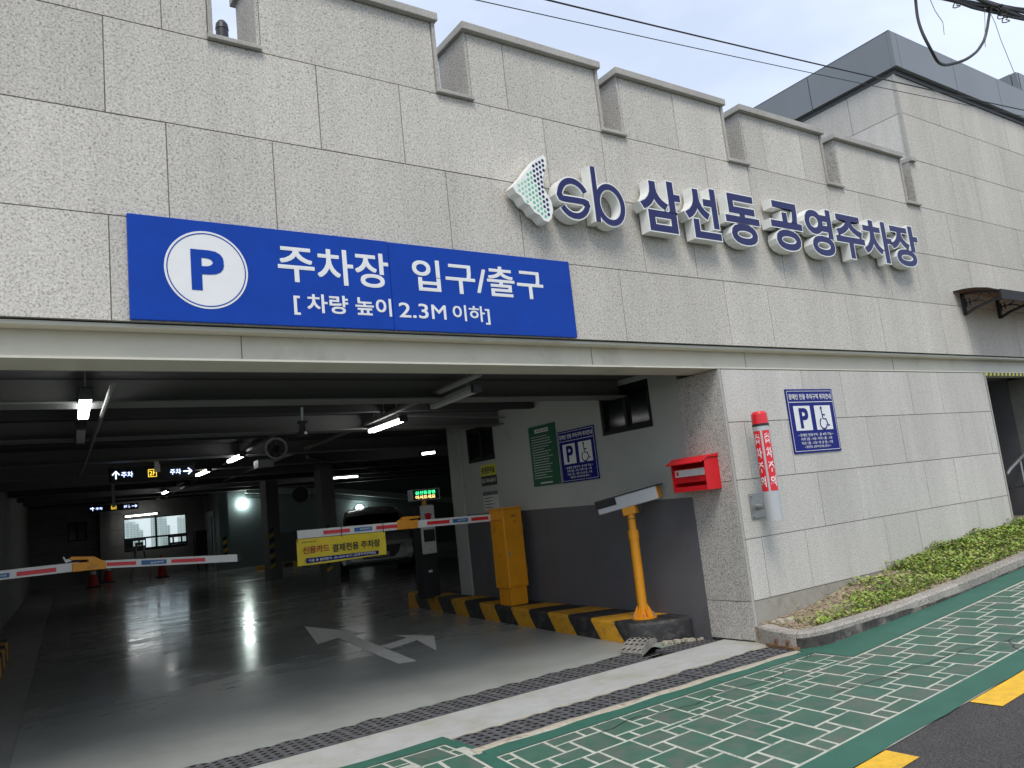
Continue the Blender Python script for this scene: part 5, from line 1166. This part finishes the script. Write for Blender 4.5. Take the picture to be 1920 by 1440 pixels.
# traffic cones
def cone(x, y, label):
    root = thing('traffic_cone', label, 'traffic cone', (x, y, fz(y)), 'traffic cones at the back of the garage'); z = fz(y)
    mb = MB(); mb.box(x - .2, x + .2, y - .2, y + .2, z, z + .035); mb.build('base', M['rubber'], root, bevel=.01)
    mb = MB(); mb.cyl((x, y, z + .035), (x, y, z + .75), .155, .03, 20); mb.build('cone', M['cone'], root, smooth=True)
    for za, zb_ in ((.40, .50), (.56, .63)):
        rr = lambda h: .155 + (.03 - .155) * (h - .035) / .715 + .003
        mb = MB(); mb.cyl((x, y, z + za), (x, y, z + zb_), rr(za), rr(zb_), 20, caps=False); mb.build('reflective_band', M['white'], root, smooth=True)
cone(3.45, 23.7, 'left traffic cone standing under the elbow of the left barrier arm')
cone(4.08, 25.2, 'middle traffic cone leaning close behind the left one')
cone(5.60, 24.3, 'taller looking traffic cone alone in front of the back window')
# folding A-frame stand below the window
af = thing('folding_stand', 'grey A-frame stand under the bright back window', 'stand', (4.95, 24.6, .45))
mb = MB()
for sx_ in (-.3, .3):
    mb.tube([(4.98 + sx_, 24.5, .46), (4.98 + sx_ * .35, 24.62, 1.55), (4.98 + sx_ * .2, 24.66, 1.66)], .035, 8)
mb.tube([(4.80, 24.58, 1.15), (5.16, 24.58, 1.15)], .018, 6); mb.build('legs', M['steel'], af, smooth=True)
mb = MB(); mb.box(4.86, 5.10, 24.60, 24.72, 1.60, 1.70); mb.build('top', M['pipe'], af, bevel=.01)
# dark rack in the back right corner
o = MB(); o.box(7.02, 7.40, 25.5, 25.95, 1.0, 1.9); o.box(7.05, 7.09, 25.55, 25.6, .45, 1.0); o.box(7.33, 7.37, 25.55, 25.6, .45, 1.0)
tag(o.build('equipment_rack', M['rubber']), 'dark equipment rack in the corner right of the back window', 'rack')

# ------------------------------------------------------------------ white car
cx, cy = 8.62, 13.45
car = thing('parked_car', 'white car parked nose out behind the barrier banner', 'car', (cx, cy, fz(cy)))
CB = MB()
secs = [(0.0, .70, .36, .60, .82), (.10, .86, .28, .78, .88), (.45, .94, .24, .92, .92), (1.15, .95, .24, 1.02, .93), (1.9, .95, .25, 1.05, .94), (3.3, .95, .25, 1.05, .94), (4.2, .93, .28, 1.02, .92), (4.6, .82, .36, .95, .80)]
def P_(x, y, z): return (cx + x, cy + y, fz(cy + y) + z)
rows = []
for (y, w, zb_, zt, ws) in secs:
    h = []
    for (u, v) in ((0, 0), (.75, 0), (.95, .06), (1, .28), (1.0, .55), (.985, .80), (.93, .94), (.7, 1.0), (.3, 1.03), (0, 1.035)): h.append((u * w, zb_ + (zt - zb_) * v))
    full = [(-a, b) for a, b in h[::-1]] + h[1:-1] if False else h + [(-a, b) for a, b in h[-2:0:-1]]
    rows.append([P_(a, y, b) for a, b in full])
CB.strip(rows, close=True); CB.poly(rows[0]); CB.poly(rows[-1])
CB.build('body', M['car_white'], car, smooth=True)
# cabin shell (roof and pillars), glass set inside
def cab_sec(y, wb, wt, zb_, zt): return [P_(-wb, y, zb_), P_(-wt, y, zt - .05), P_(-wt + .1, y, zt), P_(0, y, zt + .03), P_(wt - .1, y, zt), P_(wt, y, zt - .05), P_(wb, y, zb_)]
CBN = MB(); CBN.strip([cab_sec(1.10, .84, .80, 1.0, 1.04), cab_sec(1.55, .84, .72, 1.0, 1.40), cab_sec(1.95, .84, .66, 1.0, 1.60), cab_sec(2.7, .84, .65, 1.02, 1.64), cab_sec(3.6, .84, .64, 1.02, 1.58), cab_sec(4.35, .80, .66, 1.0, 1.06)]); CBN.build('cabin_glass', M['car_glass'], car, smooth=True)
RF = MB()
def roofrow(y, w, z): return [P_(-w, y, z - .05), P_(-w + .1, y, z + .008), P_(0, y, z + .04), P_(w - .1, y, z + .008), P_(w, y, z - .05)]
RF.strip([roofrow(1.62, .74, 1.455), roofrow(1.78, .70, 1.555), roofrow(1.93, .675, 1.615), roofrow(2.7, .665, 1.645), roofrow(3.7, .655, 1.575)]); RF.build('roof', M['car_white'], car, smooth=True)
for s_ in (-1, 1):
    q = MB(); q.tube([P_(s_ * .83, 1.05, 1.02), P_(s_ * .77, 1.50, 1.34), P_(s_ * .675, 1.95, 1.575)], .035, 6); q.build('front_pillar', M['car_white'], car, smooth=True)
    q = MB(); q.tube([P_(s_ * .845, 2.75, 1.02), P_(s_ * .675, 2.72, 1.60)], .03, 6); q.build('middle_pillar', M['car_white'], car, smooth=True)
    q = MB(); q.box(cx + s_ * .98 - .09, cx + s_ * .98 + .09, cy + 1.45, cy + 1.57, fz(cy) + 1.05, fz(cy) + 1.20); q.build('mirror', M['car_white'], car, bevel=.03)
    q = MB(); q.hexa([P_(s_ * .60, -.005, .62), P_(s_ * .86, .10, .64), P_(s_ * .86, .2, .64), P_(s_ * .60, .1, .62)], [P_(s_ * .55, .03, .73), P_(s_ * .87, .16, .78), P_(s_ * .87, .24, .78), P_(s_ * .55, .12, .73)]); q.build('headlight', M['head'], car)
    for yw in (.92, 3.65):
        q = MB(); q.cyl(P_(s_ * .74, yw, .335), P_(s_ * .955, yw, .335), .335, n=24); wh = q.build('wheel', M['rubber'], car, smooth=True)
        q = MB(); q.cyl(P_(s_ * .95, yw, .335), P_(s_ * .965, yw, .335), .21, .19, n=20); q.build('rim', M['steel'], wh)
q = MB(); q.prism([P_(-.56, -.025, .70), P_(.56, -.025, .70), P_(.50, -.03, .52), P_(.38, -.03, .40), P_(-.38, -.03, .40), P_(-.50, -.03, .52)], (0, .06, 0)); q.build('grille', M['black'], car)
q = MB(); q.box(cx - .26, cx + .26, cy - .045, cy - .032, fz(cy) + .43, fz(cy) + .54); npl = q.build('number_plate', M['paper'], car)
q = MB()
for k in range(6): q.box(cx - .20 + k * .07, cx - .16 + k * .07, cy - .047, cy - .0455, fz(cy) + .455, fz(cy) + .515)
q.build('plate_print', M['wall_low'], npl)
car.rotation_euler = (0, 0, math.radians(-21))
q = MB(); q.box(cx - .80, cx + .80, cy - .02, cy + .1, fz(cy) + .20, fz(cy) + .30); q.build('lower_bumper', M['rubber'], car, bevel=.02)

# ================================================================== OUTSIDE DETAILS
# planter kerb
kp = [(6.335, -.045), (6.25, -.26), (6.21, -.47), (6.235, -.60), (6.33, -.68), (6.50, -.735), (6.9, -.765), (7.3, -.79), (7.9, -.825), (8.6, -.85), (9.6, -.85), (10.6, -.85), (11.6, -.85), (12.6, -.85), (13.6, -.85), (16, -.85)]
def smooth_path(P, n=5):
    out_ = []
    for i in range(len(P) - 1):
        p0 = P[max(i - 1, 0)]; p1 = P[i]; p2 = P[i + 1]; p3 = P[min(i + 2, len(P) - 1)]
        for k in range(n):
            t_ = k / n
            out_.append(tuple(.5 * ((2 * p1[a]) + (-p0[a] + p2[a]) * t_ + (2 * p0[a] - 5 * p1[a] + 4 * p2[a] - p3[a]) * t_ ** 2 + (-p0[a] + 3 * p1[a] - 3 * p2[a] + p3[a]) * t_ ** 3) for a in (0, 1)))
    out_.append(P[-1]); return out_
sp = smooth_path(kp)
wk = .15
def off(i, d):
    a = sp[max(i - 1, 0)]; b = sp[min(i + 1, len(sp) - 1)]; dx, dy = b[0] - a[0], b[1] - a[1]; l = math.hypot(dx, dy)
    return (sp[i][0] - dy / l * d, sp[i][1] + dx / l * d)
def ktop(i): x = sp[i][0]; return gz(x, -.7) + .155 - .035 * min(1, max(0, (x - 6.4) / 1.0))
kerb = thing('planter_kerb', 'curved granite kerb around the weedy planting strip', 'kerb', (6.3, -.5, 0))
inner = [off(i, wk) for i in range(len(sp))]
cuts = [0, 13, 26, 33, 40, 45, 50, 55, 60, 65, 70, len(sp) - 1]
for a, b in zip(cuts, cuts[1:]):
    rows = []
    for i in range(a, b + 1):
        o_, n_ = sp[i], off(i, wk); c1, c2 = off(i, .015), off(i, wk - .012); zt = ktop(i)
        hf = (.86 if i < 32 else .86 - .045 * (i - 32)) + R.uniform(-.10, .06); hf = min(.74, max(.28, hf)); zg = gz(o_[0], -.7)
        rows.append([(o_[0], o_[1], zg - .06), (o_[0], o_[1], zg + (zt - .018 - zg) * hf), (o_[0], o_[1], zt - .018), (c1[0], c1[1], zt), (c2[0], c2[1], zt), (n_[0], n_[1], zt - .015), (n_[0], n_[1], gz(o_[0], -.7) - .06)])
    j = MB(); st = 1 if 13 <= a < 60 else 0
    j.strip([r_[0:2] for r_ in rows], st); j.strip([r_[1:] for r_ in rows]); j.poly(rows[0]); j.poly(rows[-1])
    ko = j.build('kerb_stone', [M['kerb'], M['kerb_soot']], kerb, smooth=True)
# bolted steel angle at the kerb's foot
sa = thing('steel_angle', 'rusty bolted steel angle at the foot of the kerb end', 'bracket', (6.2, -.4, 0))
mb = MB(); mb.hexa([(6.225, -.20, .0), (6.285, -.20, .0), (6.20, -.60, .0), (6.14, -.58, .0)], [(6.225, -.20, .03), (6.285, -.20, .03), (6.20, -.60, .03), (6.14, -.58, .03)]); mb.build('angle_bar', M['rust'], sa)
mb = MB()
for q in ((6.222, -.33), (6.19, -.48)): mb.box(q[0] - .012, q[0] + .006, q[1] - .012, q[1] + .012, .03, .085); mb.cyl((q[0] - .02, q[1], .07), (q[0] + .02, q[1], .07), .011, n=6)
mb.build('bolt', M['rust'], sa)

# soil bed
soil_pts = [(6.38, .16), (6.751, .181), (7.253, .215), (8.015, .335), (8.652, .371), (9.56, .47), (10.62, .535), (11.64, .56), (16, .82)]
def soil_wall(x):
    for (a, za), (b, zb_) in zip(soil_pts, soil_pts[1:]):
        if x <= b: return za + (zb_ - za) * max(0, (x - a)) / (b - a)
    return soil_pts[-1][1]
def inner_y(x):                                    # inner edge of the kerb at x
    best = None
    for i in range(len(inner) - 1):
        a, b = inner[i], inner[i + 1]
        if min(a[0], b[0]) <= x <= max(a[0], b[0]) and a != b and i > 10:
            t_ = (x - a[0]) / ((b[0] - a[0]) or 1e-6); y = a[1] + (b[1] - a[1]) * t_
            best = y if best is None else min(best, y)
    return -.5 if best is None else best
def soil_z(x, v):                                  # v: 0 at the kerb, 1 at the wall
    lo = gz(x, -.7) + .105; hi = soil_wall(x)
    return lo + (hi - lo) * (v ** .8) + .012 * math.sin(x * 9 + v * 7) * math.sin(v * math.pi)
mb = MB(); rows = []
for x in frange(6.40, 16, .08):
    iy = inner_y(x) - .02; rows.append([(x, iy + (-.005 - iy) * v, soil_z(x, v) + R.uniform(-.006, .006)) for v in [k / 10 for k in range(11)]])
mb.strip(rows); mb.build('planting_soil', M['soil'], kind='structure', smooth=True)
mb = MB(); mb.box(6.345, 6.40, -.30, -.002, 0, .15); mb.build('planting_soil', M['soil'], kind='structure')
# weeds: thousands of small leaves in clumps; bare patches of litter near the pillar
lf = MB(); gr = MB(); lt = MB()
def cover(x, v):
    n_ = .55 + .45 * math.sin(x * 2.3 + 1.1) * math.sin(v * 4 + x) + .25 * math.sin(x * 7 + v * 9)
    if x < 6.62: return 0.0
    if x < 7.9: return (1.5 * (.75 - v) + .55 * max(0, math.sin(x * 5.2 - .6)) - .25) if v < .8 else .02
    if x < 8.8: return n_ * .9 + .15 - max(0, v - .75) * 1.6
    return .85 + .4 * n_
def leaf(mb, x, y, z, s_, up):
    a = R.uniform(0, 2 * math.pi); tl = R.uniform(.1, .9) if up > 0 else R.uniform(-.05, .15); d = Vector((math.cos(a), math.sin(a), tl)).normalized(); n_ = Vector((-math.sin(a), math.cos(a), R.uniform(-.3, .3) if up > 0 else R.uniform(-.12, .12)))
    b = Vector((x, y, z)); w = s_ * .38
    mb.add([b, b + d * s_ * .5 + n_ * w, b + d * s_, b + d * s_ * .5 - n_ * w], [(0, 1, 2, 3)])
for k in range(30000):
    x = 6.55 + 7.2 * R.random() ** .8; v = R.random(); c_ = cover(x, v)
    if R.random() > c_: continue
    iy = inner_y(x) + .01; y = iy + (-.015 - iy) * v; z = soil_z(x, v)
    hgt = R.random() ** 1.5 * (.045 + .06 * max(0, math.sin(x * 6.1 + v * 5)) * (1 if x > 7 else .6))
    leaf(lf if R.random() < .72 else gr, x, y + R.uniform(-.01, .01), z + hgt, R.uniform(.016, .05), hgt + .001)
for k in range(5000):
    x = 6.55 + 7.0 * R.random(); v = R.random()
    if R.random() > cover(x, v) * .9: continue
    iy = inner_y(x) + .01; y = iy + (-.015 - iy) * v; z = soil_z(x, v); a = R.uniform(0, 6.28); h = R.uniform(.04, .10); w = .0035
    gr.add([(x - w, y, z), (x + w, y, z), (x + math.cos(a) * h * .5, y + math.sin(a) * h * .5, z + h)], [(0, 1, 2)])
for k in range(2600):
    x = 6.45 + 2.6 * R.random() ** 1.3; v = R.uniform(.05, 1.0)
    iy = inner_y(x) + .01; y = iy + (-.015 - iy) * v; leaf(lt, x, y, soil_z(x, v) + .006, R.uniform(.012, .034), 0)
tag(lf.build('weeds', M['leaf'], kind='stuff'), 'low green weeds covering the planting strip along the wall', 'weeds')
tag(gr.build('grass', M['leaf2'], kind='stuff'), 'thin yellowish grass blades among the weeds', 'grass')
tag(lt.build('leaf_litter', M['litter'], kind='stuff'), 'dry brown leaf litter near the stone pillar', 'leaf litter')
ck = MB()
for k in range(4): s_ = R.uniform(.018, .04); x, y = 6.47 + R.uniform(0, .16), -.18 + R.uniform(-.1, .08); ck.box(x - s_, x + s_, y - s_ * .8, y + s_ * .8, .14, .16 + s_ * 1.1)
tag(ck.build('stone_chips', M['chip'], bevel=.012, kind='stuff'), 'pale broken stones heaped in the corner of the planting strip', 'stones')

# vent pipe on the roof, seen through the left gap
vp = thing('vent_pipe', 'black round topped vent pipe seen through the left gap of the parapet', 'vent pipe', (1.85, 1.0, 3.9))
mb = MB(); mb.cyl((1.852, 1.0, 3.9), (1.852, 1.0, 5.84), .052, n=18); mb.build('pipe', M['black'], vp, smooth=True)
mb = MB(); mb.cyl((1.852, 1.0, 5.841), (1.852, 1.0, 5.89), .056, .05, 18); mb.cyl((1.852, 1.0, 5.89), (1.852, 1.0, 5.92), .05, .03, 18); mb.build('cowl', M['black'], vp, smooth=True)

# overhead wires on the street side
def wire(label, pts, r, m=M['cable'], n=6):
    mb = MB(); mb.tube(pts, r, n); return tag(mb.build('overhead_wire', m, smooth=True), label, 'wire')
def ext(p0, p1, a, b, sag, n=24):
    p0, p1 = Vector(p0), Vector(p1); return [tuple(p0.lerp(p1, a + (b - a) * k / n) - Vector((0, 0, sag * (1 - (2 * k / n - 1) ** 2)))) for k in range(n + 1)]
wire('thicker overhead wire running down across the sky to the grey cornice', ext((2.777, -2.5, 4.21), (8.207, -2.5, 4.78), -.6, 2.2, .10), .0048)
wire('thinner twisted overhead wire below the thicker one', ext((2.285, -2.5, 4.065), (8.178, -2.5, 4.715), -.5, 2.2, .10), .0026)
bun = thing('cable_bundle', 'thick black cable bundle with coiled loops at the upper right corner', 'cable bundle', (7.9, -2.5, 5.6))
A0, A1 = Vector((7.017, -2.5, 5.500)), Vector((8.653, -2.5, 5.779))
mb = MB()
for k, (dy, dz, r_) in enumerate(((0, 0, .022), (.03, .02, .018), (-.03, .015, .016), (.01, -.028, .016), (-.02, .045, .012))):
    mb.tube([tuple(A0.lerp(A1, -2 + 5 * i / 30) + Vector((0, dy + .012 * math.sin(i * 1.1 + k), dz + .010 * math.sin(i * 1.7 + k * 2)))) for i in range(31)], r_, 7)
mb.build('cables', M['cable'], bun, smooth=True)
for (x, z, rr) in ((7.14, 5.46, .055), (8.02, 5.62, .075), (8.06, 5.65, .06), (8.10, 5.60, .07)):
    mb = MB(); mb.tube([(x + rr * math.cos(a * math.pi / 10), -2.53 + .02 * math.sin(a), z + rr * .85 * math.sin(a * math.pi / 10)) for a in range(21)], .005, 5); mb.build('coil', M['cable'], bun, smooth=True)
mb = MB()
for pts in ([(6.74, -2.5, 5.42), (6.80, -2.5, 5.30), (6.90, -2.5, 5.22), (6.88, -2.5, 5.10)], [(7.78, -2.5, 5.60), (7.72, -2.5, 5.42), (7.66, -2.5, 5.28), (7.63, -2.5, 5.18)], [(7.90, -2.5, 5.58), (7.95, -2.5, 5.50), (7.99, -2.5, 5.35), (8.20, -2.5, 4.90)]): mb.tube(pts, .003, 5)
mb.build('loose_wire', M['pipe'], bun, smooth=True)
loop = smooth_path([(6.56, 5.60), (6.535, 5.312), (6.505, 5.12), (6.50, 4.97), (6.545, 4.86), (6.64, 4.80), (6.78, 4.808), (6.92, 4.845), (7.15, 4.93), (7.35, 5.04), (7.52, 5.16), (7.68, 5.28), (7.80, 5.42), (7.86, 5.56), (7.87, 5.64)], 4)
wire('black cable hanging in a wide loop from the thick bundle at upper right', [(x, -2.5 + .02 * math.sin(i * .3), z) for i, (x, z) in enumerate(loop)], .0125, n=8)

# far apartment towers seen through the back window
Yt = 1500
for k, (x, w, h, lab) in enumerate(((232, 17, 44, 'far pale apartment tower, leftmost in the back window, stepped top'), (249, 15, 41, 'far apartment tower second from the left in the back window'), (263, 14, 30, 'low far apartment block between the taller left-hand towers'), (279, 16, 50, 'tallest far apartment tower just left of the window mullion'),
                               (296, 13, 48, 'far apartment tower right behind the window mullion'), (308, 15, 34, 'low far apartment block right of the mullion'), (322, 15, 45, 'far apartment tower with a notched top in the right-hand pane'), (338, 16, 47, 'far apartment tower at the right end of the back window'), (352, 15, 52, 'far apartment tower hidden mostly by the window jamb'))):
    root = thing('apartment_tower', lab, 'apartment tower', (x, Yt + (k % 3) * 40, -14), 'apartment towers beyond the back window')
    y = Yt + (k % 3) * 40; zt = h + 1.5
    mb = MB(); mb.box(x - w / 2, x + w / 2, y, y + 14, -14, zt); mb.box(x - w / 4, x + w / 5, y + 3, y + 10, zt, zt + 4); mb.build('block', M['apt'], root)
    q = MB(); z = -10
    while z < zt - 3:
        for c_ in range(3): q.box(x - w / 2 + 1 + c_ * w / 3, x - w / 2 + w / 3 - .6 + c_ * w / 3, y - .15, y - .02, z, z + 1.6)
        z += 3.0
    q.build('window_rows', M['apt_win'], root, kind='stuff')

for o in list(D.objects):
    if o.name.startswith('tmp_text'): D.objects.remove(o)
